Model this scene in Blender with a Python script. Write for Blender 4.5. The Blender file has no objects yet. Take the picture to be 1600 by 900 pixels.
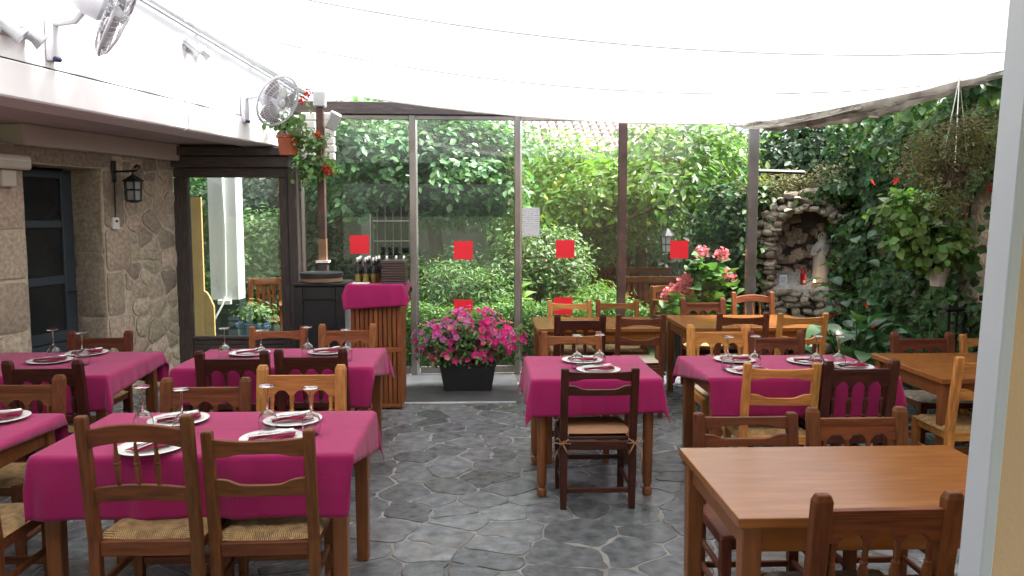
import bpy, bmesh, math, random
import numpy as np
from mathutils import Vector, Matrix, Euler

S = bpy.context.scene
C = S.collection
R = math.radians
random.seed(7)

# ---------------------------------------------------------------- camera
F = 1250.0
PITCH, YAW = math.atan2(115, F), math.atan2(45, F)
CAM = Vector((0, 0, 1.75))
cam_d = bpy.data.cameras.new('camera'); cam = bpy.data.objects.new('camera', cam_d); C.objects.link(cam)
cam_d.sensor_width = 36.0; cam_d.lens = 36.0 * F / 1600.0
cam_d.clip_start = 0.05; cam_d.clip_end = 3000
cam.location = CAM
cam.rotation_euler = (math.pi / 2 - PITCH, 0, -YAW)
S.camera = cam
# ---------------------------------------------------------------- sky, sun, exposure
SUN_EL, SUN_AZ = R(62), R(88)          # azimuth clockwise from +Y (from the right)
W = bpy.data.worlds.new('World'); S.world = W; W.use_nodes = True
nt = W.node_tree; nt.nodes.clear()
wo = nt.nodes.new('ShaderNodeOutputWorld'); bg = nt.nodes.new('ShaderNodeBackground')
sky = nt.nodes.new('ShaderNodeTexSky'); sky.sky_type = 'NISHITA'; sky.sun_disc = False
sky.sun_elevation = SUN_EL; sky.sun_rotation = SUN_AZ; sky.air_density = 1.0; sky.dust_density = 4.0
hs = nt.nodes.new('ShaderNodeHueSaturation'); hs.inputs['Saturation'].default_value = 0.42
nt.links.new(sky.outputs[0], hs.inputs['Color']); nt.links.new(hs.outputs[0], bg.inputs[0])
bg.inputs[1].default_value = 0.15
nt.links.new(bg.outputs[0], wo.inputs[0])
sun_d = bpy.data.lights.new('sun', 'SUN'); sun_d.energy = 4.4; sun_d.angle = R(14); sun_d.color = (1, .96, .9)
sun = bpy.data.objects.new('sun', sun_d); C.objects.link(sun)
sdir = Vector((math.sin(SUN_AZ) * math.cos(SUN_EL), math.cos(SUN_AZ) * math.cos(SUN_EL), math.sin(SUN_EL)))
sun.rotation_euler = sdir.to_track_quat('Z', 'Y').to_euler()
V = S.view_settings
V.view_transform = 'Standard'; V.look = 'None'; V.gamma = 1; V.exposure = 1.92; V.use_curve_mapping = False
S.cycles.max_bounces = 7; S.cycles.transparent_max_bounces = 16; S.cycles.use_denoising = True
S.cycles.sample_clamp_indirect = 6
S.cycles.caustics_refractive = False; S.cycles.caustics_reflective = False

# ---------------------------------------------------------------- helpers
fw = Vector((math.sin(YAW) * math.cos(PITCH), math.cos(YAW) * math.cos(PITCH), -math.sin(PITCH)))
rt = Vector((math.cos(YAW), -math.sin(YAW), 0)); up = rt.cross(fw)
def ray(px, py): return fw + rt * ((px - 800) / F) + up * ((450 - py) / F)
def at(px, py, Y):                      # point of the sight line at world depth Y
    r = ray(px, py); return CAM + r * (Y / r.y)
def on(px, py, z=0.0):                  # point of the sight line at height z
    r = ray(px, py); return CAM + r * ((z - CAM.z) / r.z)
class Wall2:                            # vertical plane through two plan points
    def __init__(s, a, b):
        s.a = Vector((a[0], a[1], 0)); s.d = (Vector((b[0], b[1], 0)) - s.a).normalized(); s.n = Vector((s.d.y, -s.d.x, 0))
    def hit(s, px, py):
        r = ray(px, py); return CAM + r * ((s.a - CAM).dot(s.n) / r.dot(s.n))
    def p(s, t, z, off=0): q = s.a + s.d * t + s.n * off; return Vector((q.x, q.y, z))
    def t(s, pt): return (pt - s.a).dot(s.d)

class MB:
    def __init__(s): s.v = []; s.f = []
    def add(s, vs, fs):
        o = len(s.v); s.v += [tuple(v) for v in vs]; s.f += [tuple(i + o for i in f) for f in fs]; return s
    def box(s, c, d, M=None):
        x, y, z = d[0] / 2, d[1] / 2, d[2] / 2
        vs = [Vector((a * x, b * y, e * z)) for a in (-1, 1) for b in (-1, 1) for e in (-1, 1)]
        if M is not None: vs = [M @ v for v in vs]
        c = Vector(c)
        return s.add([v + c for v in vs], [(0, 1, 3, 2), (4, 6, 7, 5), (0, 4, 5, 1), (2, 3, 7, 6), (0, 2, 6, 4), (1, 5, 7, 3)])
    def box2(s, a, b): return s.box([(a[i] + b[i]) / 2 for i in range(3)], [abs(b[i] - a[i]) for i in range(3)])
    def loft(s, secs):                  # square sections (x,y,z,halfw,halfd)
        vs, fs = [], []
        for x, y, z, hw, hd in secs: vs += [(x - hw, y - hd, z), (x + hw, y - hd, z), (x + hw, y + hd, z), (x - hw, y + hd, z)]
        n = len(secs)
        for i in range(n - 1):
            for k in range(4): fs.append((4 * i + k, 4 * i + (k + 1) % 4, 4 * i + 4 + (k + 1) % 4, 4 * i + 4 + k))
        fs += [(3, 2, 1, 0), (4 * n - 4, 4 * n - 3, 4 * n - 2, 4 * n - 1)]
        return s.add(vs, fs)
    def lathe(s, prof, c=(0, 0, 0), n=12, M=None, cap=True):
        vs, fs = [], []
        for r, z in prof:
            for k in range(n):
                a = 2 * math.pi * k / n; vs.append(Vector((r * math.cos(a), r * math.sin(a), z)))
        if M is not None: vs = [M @ v for v in vs]
        c = Vector(c); vs = [v + c for v in vs]; m = len(prof)
        for i in range(m - 1):
            for k in range(n): fs.append((i * n + k, i * n + (k + 1) % n, (i + 1) * n + (k + 1) % n, (i + 1) * n + k))
        if cap: fs += [tuple(range(n - 1, -1, -1)), tuple(range((m - 1) * n, m * n))]
        return s.add(vs, fs)
    def tube(s, pts, r, n=6, closed=False):
        pts = [Vector(p) for p in pts]; m = len(pts); vs, fs = [], []
        rr = r if isinstance(r, (list, tuple)) else [r] * m
        for i, p in enumerate(pts):
            a = pts[(i - 1) % m] if (closed or i) else p; b = pts[(i + 1) % m] if (closed or i < m - 1) else p
            d = (b - a).normalized(); q = Vector((0, 0, 1)) if abs(d.z) < .9 else Vector((1, 0, 0))
            u = d.cross(q).normalized(); w = d.cross(u)
            for k in range(n):
                t = 2 * math.pi * k / n; vs.append(p + (u * math.cos(t) + w * math.sin(t)) * rr[i])
        for i in range(m if closed else m - 1):
            j = (i + 1) % m
            for k in range(n): fs.append((i * n + k, i * n + (k + 1) % n, j * n + (k + 1) % n, j * n + k))
        if not closed: fs += [tuple(range(n - 1, -1, -1)), tuple(range((m - 1) * n, m * n))]
        return s.add(vs, fs)
    def board(s, x0, x1, top, bot, yf, t, n=12):   # upright board along x with curved edges
        vs, fs = [], []
        for i in range(n + 1):
            x = x0 + (x1 - x0) * i / n; a, b = top(x), bot(x)
            vs += [(x, yf(x, a) - t / 2, a), (x, yf(x, a) + t / 2, a), (x, yf(x, b) + t / 2, b), (x, yf(x, b) - t / 2, b)]
        for i in range(n):
            for k in range(4): fs.append((4 * i + k, 4 * i + 4 + k, 4 * i + 4 + (k + 1) % 4, 4 * i + (k + 1) % 4))
        fs += [(0, 1, 2, 3), (4 * n + 3, 4 * n + 2, 4 * n + 1, 4 * n)]
        return s.add(vs, fs)
    def mesh(s, name, mat=None, bevel=0, smooth=False, seg=1):
        me = bpy.data.meshes.new(name); me.from_pydata(s.v, [], s.f)
        bm = bmesh.new(); bm.from_mesh(me)
        bmesh.ops.recalc_face_normals(bm, faces=bm.faces)
        if bevel:
            es = [e for e in bm.edges if len(e.link_faces) == 2 and e.calc_face_angle(0) > .5]
            bmesh.ops.bevel(bm, geom=es, offset=bevel, segments=seg, profile=.6, affect='EDGES', clamp_overlap=True)
        if smooth:
            for f in bm.faces: f.smooth = True
            if smooth == 2:
                for e in bm.edges:
                    if len(e.link_faces) == 2 and e.calc_face_angle(0) > .6: e.smooth = False
        bm.to_mesh(me); bm.free()
        if mat: me.materials.append(mat)
        return me
    def build(s, name, mat, parent=None, bevel=0, smooth=False, seg=1):
        return link(name, s.mesh(name, mat, bevel, smooth, seg), parent)

def link(name, me, parent=None, loc=None, rot=None):
    o = bpy.data.objects.new(name, me); C.objects.link(o)
    if parent is not None: o.parent = parent
    if loc is not None: o.location = loc
    if rot is not None: o.rotation_euler = rot
    return o
def tag(o, label=None, cat=None, group=None, kind=None):
    if label: o['label'] = label
    if cat: o['category'] = cat
    if group: o['group'] = group
    if kind: o['kind'] = kind
    return o
def thing(name, label, cat, loc=(0, 0, 0), rz=0, group=None):
    o = bpy.data.objects.new(name, None); C.objects.link(o); o.empty_display_size = .1
    o.location = loc; o.rotation_euler = (0, 0, rz)
    return tag(o, label, cat, group)
def struct(o): o['kind'] = 'structure'; return o

# ---------------------------------------------------------------- materials
MATS = {}
def mat(name, col, rough=.6, var=.25, scale=8, bump=0, bscale=40, island=0, stretch=None, metal=0, coords='Object', col2=None, spec=.5, detail=4, sheen=0, dirt=None):
    if name in MATS: return MATS[name]
    m = bpy.data.materials.new(name); m.use_nodes = True; MATS[name] = m
    n = m.node_tree.nodes; L = m.node_tree.links; b = n['Principled BSDF']
    b.inputs['Roughness'].default_value = rough; b.inputs['Metallic'].default_value = metal
    b.inputs['Specular IOR Level'].default_value = spec
    if sheen: b.inputs['Sheen Weight'].default_value = sheen
    tc = n.new('ShaderNodeTexCoord'); src = tc.outputs['Object']
    if coords == 'World': src = n.new('ShaderNodeNewGeometry').outputs['Position']
    mp = n.new('ShaderNodeMapping'); L.new(src, mp.inputs[0])
    if stretch: mp.inputs['Scale'].default_value = stretch
    oi = n.new('ShaderNodeObjectInfo')
    if coords == 'Object':
        add = n.new('ShaderNodeVectorMath'); add.operation = 'SCALE'; add.inputs[0].default_value = (31, 17, 23)
        L.new(oi.outputs['Random'], add.inputs['Scale']); L.new(add.outputs[0], mp.inputs['Location'])
    nz = n.new('ShaderNodeTexNoise'); nz.inputs['Scale'].default_value = scale; nz.inputs['Detail'].default_value = detail
    L.new(mp.outputs[0], nz.inputs['Vector'])
    rp = n.new('ShaderNodeValToRGB'); L.new(nz.outputs['Fac'], rp.inputs[0])
    c2 = col2 or [min(1, c * (1 + var)) for c in col]
    rp.color_ramp.elements[0].position = .3; rp.color_ramp.elements[1].position = .7
    rp.color_ramp.elements[0].color = (*[c * (1 - var) for c in col], 1); rp.color_ramp.elements[1].color = (*c2, 1)
    out = rp.outputs[0]
    if dirt:                             # a second, larger patchiness with its own colour
        nd = n.new('ShaderNodeTexNoise'); nd.inputs['Scale'].default_value = dirt[1]; nd.inputs['Detail'].default_value = 5; L.new(mp.outputs[0], nd.inputs['Vector'])
        rd = n.new('ShaderNodeMapRange'); rd.inputs[1].default_value = dirt[2]; rd.inputs[2].default_value = dirt[2] + .15; L.new(nd.outputs['Fac'], rd.inputs[0])
        mx = n.new('ShaderNodeMix'); mx.data_type = 'RGBA'; L.new(rd.outputs[0], mx.inputs[0]); L.new(out, mx.inputs[6]); mx.inputs[7].default_value = (*dirt[0], 1); out = mx.outputs[2]
    if island:
        g = n.new('ShaderNodeNewGeometry'); ad = n.new('ShaderNodeMath'); ad.operation = 'ADD'; L.new(g.outputs['Random Per Island'], ad.inputs[0]); L.new(oi.outputs['Random'], ad.inputs[1])
        fr = n.new('ShaderNodeMath'); fr.operation = 'FRACT'; L.new(ad.outputs[0], fr.inputs[0])
        mr = n.new('ShaderNodeMapRange'); mr.inputs[3].default_value = 1 - island; mr.inputs[4].default_value = 1 + island; L.new(fr.outputs[0], mr.inputs[0])
        hv = n.new('ShaderNodeHueSaturation'); L.new(out, hv.inputs['Color']); L.new(mr.outputs[0], hv.inputs['Value'])
        fr2 = n.new('ShaderNodeMath'); fr2.operation = 'MULTIPLY'; fr2.inputs[1].default_value = 7.31; L.new(fr.outputs[0], fr2.inputs[0])
        fr3 = n.new('ShaderNodeMath'); fr3.operation = 'FRACT'; L.new(fr2.outputs[0], fr3.inputs[0])
        m2 = n.new('ShaderNodeMapRange'); m2.inputs[3].default_value = .5 - island * .06; m2.inputs[4].default_value = .5 + island * .06; L.new(fr3.outputs[0], m2.inputs[0]); L.new(m2.outputs[0], hv.inputs['Hue'])
        out = hv.outputs[0]
    L.new(out, b.inputs['Base Color'])
    if bump:
        nb = n.new('ShaderNodeTexNoise'); nb.inputs['Scale'].default_value = bscale; nb.inputs['Detail'].default_value = 6; L.new(mp.outputs[0], nb.inputs['Vector'])
        bp = n.new('ShaderNodeBump'); bp.inputs['Strength'].default_value = bump; bp.inputs['Distance'].default_value = .01
        L.new(nb.outputs['Fac'], bp.inputs['Height']); L.new(bp.outputs[0], b.inputs['Normal'])
    return m
def leafmat(name, col, rough=.45, isl=.55, trans=.35, hue=.03, spec=.5):
    if name in MATS: return MATS[name]
    m = mat(name, col, rough, .15, 3, island=isl, spec=spec)
    n = m.node_tree.nodes; L = m.node_tree.links; b = n['Principled BSDF']; o = n['Material Output']
    src = b.inputs['Base Color'].links[0].from_socket
    tr = n.new('ShaderNodeBsdfTranslucent'); g = n.new('ShaderNodeMix'); g.data_type = 'RGBA'; g.blend_type = 'MULTIPLY'; g.inputs[0].default_value = 1
    L.new(src, g.inputs[6]); g.inputs[7].default_value = (1.5, 1.7, .8, 1); L.new(g.outputs[2], tr.inputs[0])
    mx = n.new('ShaderNodeMixShader'); mx.inputs[0].default_value = trans
    L.new(b.outputs[0], mx.inputs[1]); L.new(tr.outputs[0], mx.inputs[2]); L.new(mx.outputs[0], o.inputs[0])
    return m
def glassmat(name, refl=.06, tint=(1, 1, 1), rough=0.0, haze=.018):
    m = bpy.data.materials.new(name); m.use_nodes = True; n = m.node_tree.nodes; L = m.node_tree.links
    n.remove(n['Principled BSDF']); o = n['Material Output']
    t = n.new('ShaderNodeBsdfTransparent'); t.inputs[0].default_value = (*tint, 1)
    g = n.new('ShaderNodeBsdfGlossy'); g.inputs['Roughness'].default_value = rough
    lw = n.new('ShaderNodeFresnel'); lw.inputs[0].default_value = 1.5
    mu = n.new('ShaderNodeMath'); mu.operation = 'MULTIPLY_ADD'; mu.inputs[1].default_value = .8; mu.inputs[2].default_value = refl - .04; L.new(lw.outputs[0], mu.inputs[0])
    mx = n.new('ShaderNodeMixShader'); L.new(mu.outputs[0], mx.inputs[0]); L.new(t.outputs[0], mx.inputs[1]); L.new(g.outputs[0], mx.inputs[2])
    # patchy pale film mixed into the pane to stand for glare and haze
    tl = n.new('ShaderNodeBsdfTranslucent'); tl.inputs[0].default_value = (.85, .88, .88, 1); nz = n.new('ShaderNodeTexNoise'); nz.inputs['Scale'].default_value = 1.6; nz.inputs['Detail'].default_value = 5
    ge = n.new('ShaderNodeNewGeometry'); L.new(ge.outputs['Position'], nz.inputs[0]); mr = n.new('ShaderNodeMapRange'); mr.inputs[1].default_value = .3; mr.inputs[2].default_value = .75; mr.inputs[3].default_value = haze * .4; mr.inputs[4].default_value = haze; L.new(nz.outputs[0], mr.inputs[0])
    m2 = n.new('ShaderNodeMixShader'); L.new(mr.outputs[0], m2.inputs[0]); L.new(mx.outputs[0], m2.inputs[1]); L.new(tl.outputs[0], m2.inputs[2]); L.new(m2.outputs[0], o.inputs[0])
    MATS[name] = m; return m

WOODC = {'brown': (.135, .044, .014), 'dark': (.055, .015, .009), 'red': (.115, .031, .014), 'honey': (.46, .20, .055), 'mid': (.23, .075, .024)}
def wood(key, ax='x', rough=.38):
    c = WOODC[key]; st = (1.5, 14, 14) if ax == 'x' else (14, 14, 1.5)
    return mat('wood_' + key + '_' + ax, c, rough, .34, 4, bump=.06, bscale=9, stretch=st, island=.14, spec=.28)
m_cloth = mat('cloth_magenta', (.32, .012, .102), .8, .12, 3, bump=.4, bscale=380, sheen=.2, spec=.15)
# woven slub on the cloth
m_napkin = mat('napkin_red', (.30, .018, .07), .9, .15, 30, bump=.3, bscale=300)
m_white = mat('porcelain', (.80, .80, .78), .18, .02, 5)
m_steel = mat('steel', (.62, .62, .62), .22, .05, 5, metal=1)
m_chrome = mat('chrome', (.8, .8, .8), .12, .03, 5, metal=1)
m_plaster = mat('white_plaster', (.84, .84, .86), .9, .05, 2.2, bump=.12, bscale=60, dirt=((.62, .61, .60), 1.3, .62))
m_soffit = mat('soffit_paint', (.55, .46, .47), .9, .08, 2)
m_beige = mat('beige_plaster', (.66, .46, .28), .92, .05, 3, bump=.15, bscale=120)
m_trim = mat('white_trim', (.58, .61, .67), .5, .03, 3)
m_slate = mat('slate', (.115, .126, .138), .27, .34, 13, bump=.5, bscale=22, island=.38, coords='World', dirt=((.115, .098, .075), .9, .55), col2=(.19, .203, .216), detail=9)
m_mortar = mat('mortar', (.20, .195, .185), .7, .5, 2.2, bump=.4, bscale=60, coords='World')
m_slab = mat('dark_slab', (.075, .08, .085), .5, .25, 6, bump=.25, bscale=20, coords='World')
m_granite = mat('granite', (.41, .33, .245), .92, .28, 30, bump=.7, bscale=55, island=.32, coords='World', dirt=((.30, .24, .18), 2.2, .60), col2=(.53, .45, .35), detail=8)
m_joint = mat('lime_joint', (.53, .46, .36), .95, .2, 20, bump=.5, bscale=60, coords='World')
m_dkwood = mat('dark_frame_wood', (.060, .045, .042), .55, .35, 5, bump=.15, bscale=10, stretch=(14, 14, 1.5), dirt=((.13, .11, .10), 3, .60))
m_blue = mat('blue_grey_paint', (.038, .052, .064), .5, .12, 4, bump=.06)
m_black = mat('black_iron', (.012, .012, .013), .5, .2, 8)
m_blackplastic = mat('black_plastic', (.016, .016, .017), .45, .15, 6)
m_bronze = mat('bronze_aluminium', (.24, .215, .20), .35, .2, 4, metal=.55, dirt=((.16, .11, .085), 3, .6))
m_rust = mat('rusty_steel', (.085, .045, .035), .6, .4, 6, bump=.2, bscale=40)
m_red = mat('red_sticker', (.72, .012, .028), .5, .03, 5)
m_paper = mat('paper', (.75, .76, .78), .8, .02, 10)
m_terracotta = mat('terracotta', (.36, .10, .05), .85, .15, 8, bump=.1)
m_gravel = mat('white_gravel', (.62, .58, .53), .9, .25, 60, island=.3)
m_fanw = mat('fan_white', (.62, .63, .68), .45, .04, 4)
m_soil = mat('soil', (.05, .042, .03), .95, .4, 8, bump=.4, bscale=30)
m_glass = glassmat('window_glass', .055)
m_doorglass = glassmat('door_glass', .09, (.88, .92, .9), haze=.005)

# rush seat: cords cross each rail at right angles
def rushmat(name, c):
    m = bpy.data.materials.new(name); m.use_nodes = True; n = m.node_tree.nodes; L = m.node_tree.links; b = n['Principled BSDF']; b.inputs['Roughness'].default_value = .8
    tc = n.new('ShaderNodeTexCoord'); sp = n.new('ShaderNodeSeparateXYZ'); L.new(tc.outputs['Object'], sp.inputs[0])
    ax = n.new('ShaderNodeMath'); ax.operation = 'ABSOLUTE'; L.new(sp.outputs[0], ax.inputs[0])
    ay = n.new('ShaderNodeMath'); ay.operation = 'ABSOLUTE'; L.new(sp.outputs[1], ay.inputs[0])
    gt = n.new('ShaderNodeMath'); gt.operation = 'GREATER_THAN'; L.new(ax.outputs[0], gt.inputs[0]); L.new(ay.outputs[0], gt.inputs[1])
    mx = n.new('ShaderNodeMix'); L.new(gt.outputs[0], mx.inputs[0]); L.new(sp.outputs[0], mx.inputs[2]); L.new(sp.outputs[1], mx.inputs[3])
    mu = n.new('ShaderNodeMath'); mu.operation = 'MULTIPLY'; mu.inputs[1].default_value = 2 * math.pi / .0085; L.new(mx.outputs[0], mu.inputs[0])
    sn = n.new('ShaderNodeMath'); sn.operation = 'SINE'; L.new(mu.outputs[0], sn.inputs[0])
    nz = n.new('ShaderNodeTexNoise'); nz.inputs['Scale'].default_value = 25; L.new(tc.outputs['Object'], nz.inputs[0])
    ad = n.new('ShaderNodeMath'); ad.operation = 'MULTIPLY_ADD'; ad.inputs[1].default_value = .22; L.new(sn.outputs[0], ad.inputs[0]); L.new(nz.outputs[0], ad.inputs[2])
    rp = n.new('ShaderNodeValToRGB'); L.new(ad.outputs[0], rp.inputs[0])
    rp.color_ramp.elements[0].position = .22; rp.color_ramp.elements[1].position = .75
    rp.color_ramp.elements[0].color = (*[x * .35 for x in c], 1); rp.color_ramp.elements[1].color = (*[min(1, x * 1.25) for x in c], 1)
    L.new(rp.outputs[0], b.inputs['Base Color'])
    bp = n.new('ShaderNodeBump'); bp.inputs['Strength'].default_value = .8; bp.inputs['Distance'].default_value = .004; L.new(sn.outputs[0], bp.inputs['Height']); L.new(bp.outputs[0], b.inputs['Normal'])
    MATS[name] = m; return m
m_rush = rushmat('rush_straw', (.50, .32, .14)); m_rush2 = rushmat('rush_grey', (.42, .36, .28))
m_cushion = mat('tan_cushion', (.36, .19, .10), .85, .08, 6, bump=.15, bscale=200)
m_pad = mat('cream_pad', (.60, .52, .42), .9, .12, 8, bump=.3, bscale=120)

# ---------------------------------------------------------------- polygon stones
def clip(poly, nx, ny, c):              # keep nx*x+ny*y<=c
    out = []
    for i in range(len(poly)):
        a, b = poly[i], poly[(i + 1) % len(poly)]; da = nx * a[0] + ny * a[1] - c; db = nx * b[0] + ny * b[1] - c
        if da <= 0: out.append(a)
        if (da < 0 < db) or (db < 0 < da):
            t = da / (da - db); out.append((a[0] + t * (b[0] - a[0]), a[1] + t * (b[1] - a[1])))
    return out
def cells(pts, x0, x1, y0, y1, gap, ax=1.0):
    res = []; P = np.array(pts)
    for i, p in enumerate(pts):
        d = ((P - P[i]) ** 2).sum(1); idx = np.argsort(d)[1:28]
        poly = [(x0, y0), (x1, y0), (x1, y1), (x0, y1)]
        for j in idx:
            q = pts[j]; nx, ny = q[0] - p[0], q[1] - p[1]; l = math.hypot(nx, ny); nx /= l; ny /= l
            c = nx * (p[0] + q[0]) / 2 + ny * (p[1] + q[1]) / 2 - gap / 2 * random.uniform(.5, 1.5)
            poly = clip(poly, nx, ny, c)
            if len(poly) < 3: break
        if len(poly) >= 3: res.append(poly)
    return res
def darts(x0, x1, y0, y1, r0, r1, n, sy=1.0, tries=40000):
    pts = []; rs = []
    for _ in range(tries):
        if len(pts) >= n: break
        p = (random.uniform(x0, x1), random.uniform(y0, y1)); r = random.uniform(r0, r1)
        if all(((p[0] - q[0]) ** 2 + ((p[1] - q[1]) / sy) ** 2) > (max(r, s)) ** 2 * .9 for q, s in zip(pts[-4000:], rs)): pts.append(p); rs.append(r)
    return pts
def soften(poly, jit, cut=.22):
    out = []; n = len(poly)
    for i in range(n):
        a, b = poly[i], poly[(i + 1) % n]
        l = math.hypot(b[0] - a[0], b[1] - a[1])
        if l < 1e-3: continue
        out.append((a[0] + (b[0] - a[0]) * cut, a[1] + (b[1] - a[1]) * cut))
        for f in ((.36, .66) if l > .22 else (.5,) if l > .12 else ()): out.append((a[0] + (b[0] - a[0]) * f + random.uniform(-jit, jit), a[1] + (b[1] - a[1]) * f + random.uniform(-jit, jit)))
        out.append((a[0] + (b[0] - a[0]) * (1 - cut), a[1] + (b[1] - a[1]) * (1 - cut)))
    return out
def slabmesh(poly, h, ch, bulge=0.0, base=0.0):  # returns centre, MB in local coords (x,y plane, z up)
    cx = sum(p[0] for p in poly) / len(poly); cy = sum(p[1] for p in poly) / len(poly)
    mb = MB(); n = len(poly); loc = [(p[0] - cx, p[1] - cy) for p in poly]
    ri = 1 - ch / max(.03, sum(math.hypot(*p) for p in loc) / n)
    vs = [(x, y, base) for x, y in loc] + [(x, y, h - ch * .5) for x, y in loc] + [(x * ri, y * ri, h + random.uniform(-.15, .15) * ch) for x, y in loc]
    fs = []
    for k in range(n):
        j = (k + 1) % n; fs += [(k, j, n + j, n + k), (n + k, n + j, 2 * n + j, 2 * n + k)]
    if bulge:
        vs.append((random.uniform(-.1, .1) * .1, 0, h + bulge)); fs += [(2 * n + k, 2 * n + (k + 1) % n, 3 * n) for k in range(n)]
    else: fs.append(tuple(range(2 * n, 3 * n)))
    mb.add(vs, fs); return (cx, cy), mb

# ---------------------------------------------------------------- foliage
def leaves(name, P, N, size, m, parent=None, asp=.5, seed=1, droop=.2, fold=.14):
    rng = np.random.default_rng(seed); n = len(P)
    N = N / np.maximum(1e-6, np.linalg.norm(N, axis=1, keepdims=True))
    D = rng.normal(size=(n, 3)); D[:, 2] -= droop * 2; D -= (D * N).sum(1, keepdims=True) * N
    D /= np.maximum(1e-6, np.linalg.norm(D, axis=1, keepdims=True)); X = np.cross(D, N)
    s = size * rng.uniform(.6, 1.3, size=(n, 1)); w = s * asp
    tpl = [(0, 0, 0), (.5, .35, fold), (.38, .7, fold), (0, 1, -.05), (-.38, .7, fold), (-.5, .35, fold)]
    vs = np.stack([P + X * (a * w) + D * ((b - .5) * s) + N * (c * w) for a, b, c in tpl], 1).reshape(-1, 3)
    idx = (np.arange(n)[:, None] * 6 + np.array([0, 1, 2, 3, 0, 3, 4, 5])).ravel()
    me = bpy.data.meshes.new(name); me.vertices.add(len(vs)); me.vertices.foreach_set('co', vs.ravel().astype(np.float32))
    me.loops.add(len(idx)); me.loops.foreach_set('vertex_index', idx.astype(np.int32))
    me.polygons.add(n * 2); me.polygons.foreach_set('loop_start', np.arange(n * 2, dtype=np.int32) * 4); me.polygons.foreach_set('loop_total', np.full(n * 2, 4, np.int32))
    me.update(calc_edges=True); me.materials.append(m)
    return link(name, me, parent)
def crown_pts(blobs, n, seed=1, clump=.16, nclump=None, upb=.6, shell=.55):
    rng = np.random.default_rng(seed); vol = np.array([b[3] * b[4] * b[5] for b in blobs]) ** .67; vol /= vol.sum()
    nclump = nclump or max(20, n // 40); bi = rng.choice(len(blobs), nclump, p=vol); B = np.array(blobs)[bi]
    u = rng.normal(size=(nclump, 3)); u /= np.linalg.norm(u, axis=1, keepdims=True)
    rr = rng.uniform(shell, 1.0, size=(nclump, 1)); cc = B[:, :3] + u * rr * B[:, 3:6]
    ci = rng.integers(0, nclump, n); off = rng.normal(size=(n, 3)) * clump * np.array([1, 1, .6])
    P = cc[ci] + off; N = u[ci] * .6 + off / clump * .25 + np.array([0, 0, upb]) + rng.normal(size=(n, 3)) * .45
    return P, N
def trunk(name, pts, r0, r1, m, parent):
    k = len(pts); mb = MB(); mb.tube(pts, [r0 + (r1 - r0) * i / (k - 1) for i in range(k)], 8)
    return mb.build(name, m, parent, smooth=True)
m_bark = mat('bark', (.075, .055, .042), .95, .35, 12, bump=.7, bscale=30, stretch=(8, 8, 2))

# ================================================================ SETTING
g = MB(); g.add([(-600, -600, -.03), (600, -600, -.03), (600, 900, -.03), (-600, 900, -.03)], [(0, 1, 2, 3)])
m_ground = mat('ground_earth', (.06, .075, .035), .95, .4, 2, bump=.3, bscale=20, coords='World')
struct(g.build('ground', m_ground))
FX0, FX1, FY0, FY1 = -4.6, 4.3, 1.2, 8.9
pat = MB(); pat.box2((FX0, -3.0, -.022), (FX1, FY1, -.005))
patio = struct(pat.build('patio_floor', m_mortar))
pts = darts(FX0, FX1, FY0, FY1, .13, .40, 1200, sy=.72)
polys = cells(pts, FX0, FX1, FY0, FY1, .016)
vis = []
for p in polys:
    cx = sum(q[0] for q in p) / len(p); cy = sum(q[1] for q in p) / len(p)
    inside = cy > 3.6 and -.64 * cy < cx < .66 * cy
    ar = abs(sum(p[i][0] * p[(i + 1) % len(p)][1] - p[(i + 1) % len(p)][0] * p[i][1] for i in range(len(p)))) / 2
    vis.append((ar / cy ** 3 if inside else 0, p))
vis.sort(key=lambda t: -t[0])
rest = MB()
for k, (sc_, p) in enumerate(vis):
    q = soften(p, .018, .10)
    if len(q) < 3: continue
    h = random.uniform(-.002, .0015)
    (cx, cy), mb = slabmesh(q, h, .0035, base=-.009)
    if k < 296 and sc_ > 0:
        me = mb.mesh('flagstone', m_slate); o = link('flagstone', me, patio, (cx, cy, 0))
    else:
        rest.add([(v[0] + cx, v[1] + cy, v[2]) for v in mb.v], mb.f)
ro = rest.build('flagstone_field', m_slate, patio); ro['kind'] = 'stuff'
# smoother threshold slab in front of the glass, with its pale lip
a = on(631, 629, .006); b = on(806, 629, .006)
ts = MB(); ts.box2((a.x - .75, a.y, -.005), (b.x + .05, 8.62, .008)); slab = struct(ts.build('threshold_slab', m_slab))
ls = MB()
for i in range(9):
    x0 = a.x + (b.x - a.x) * i / 9; x1 = a.x + (b.x - a.x) * (i + 1) / 9; y = a.y - .012 + random.uniform(-.006, .006)
    ls.box2((x0, y - .014, .0), (x1 + .004, a.y - .001, .0095 + random.uniform(0, .001)))
lip = ls.build('pale_lip', mat('pale_cement', (.55, .56, .58), .8, .15, 10), slab)
# fallen petals on the slab are built with the planter

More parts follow.
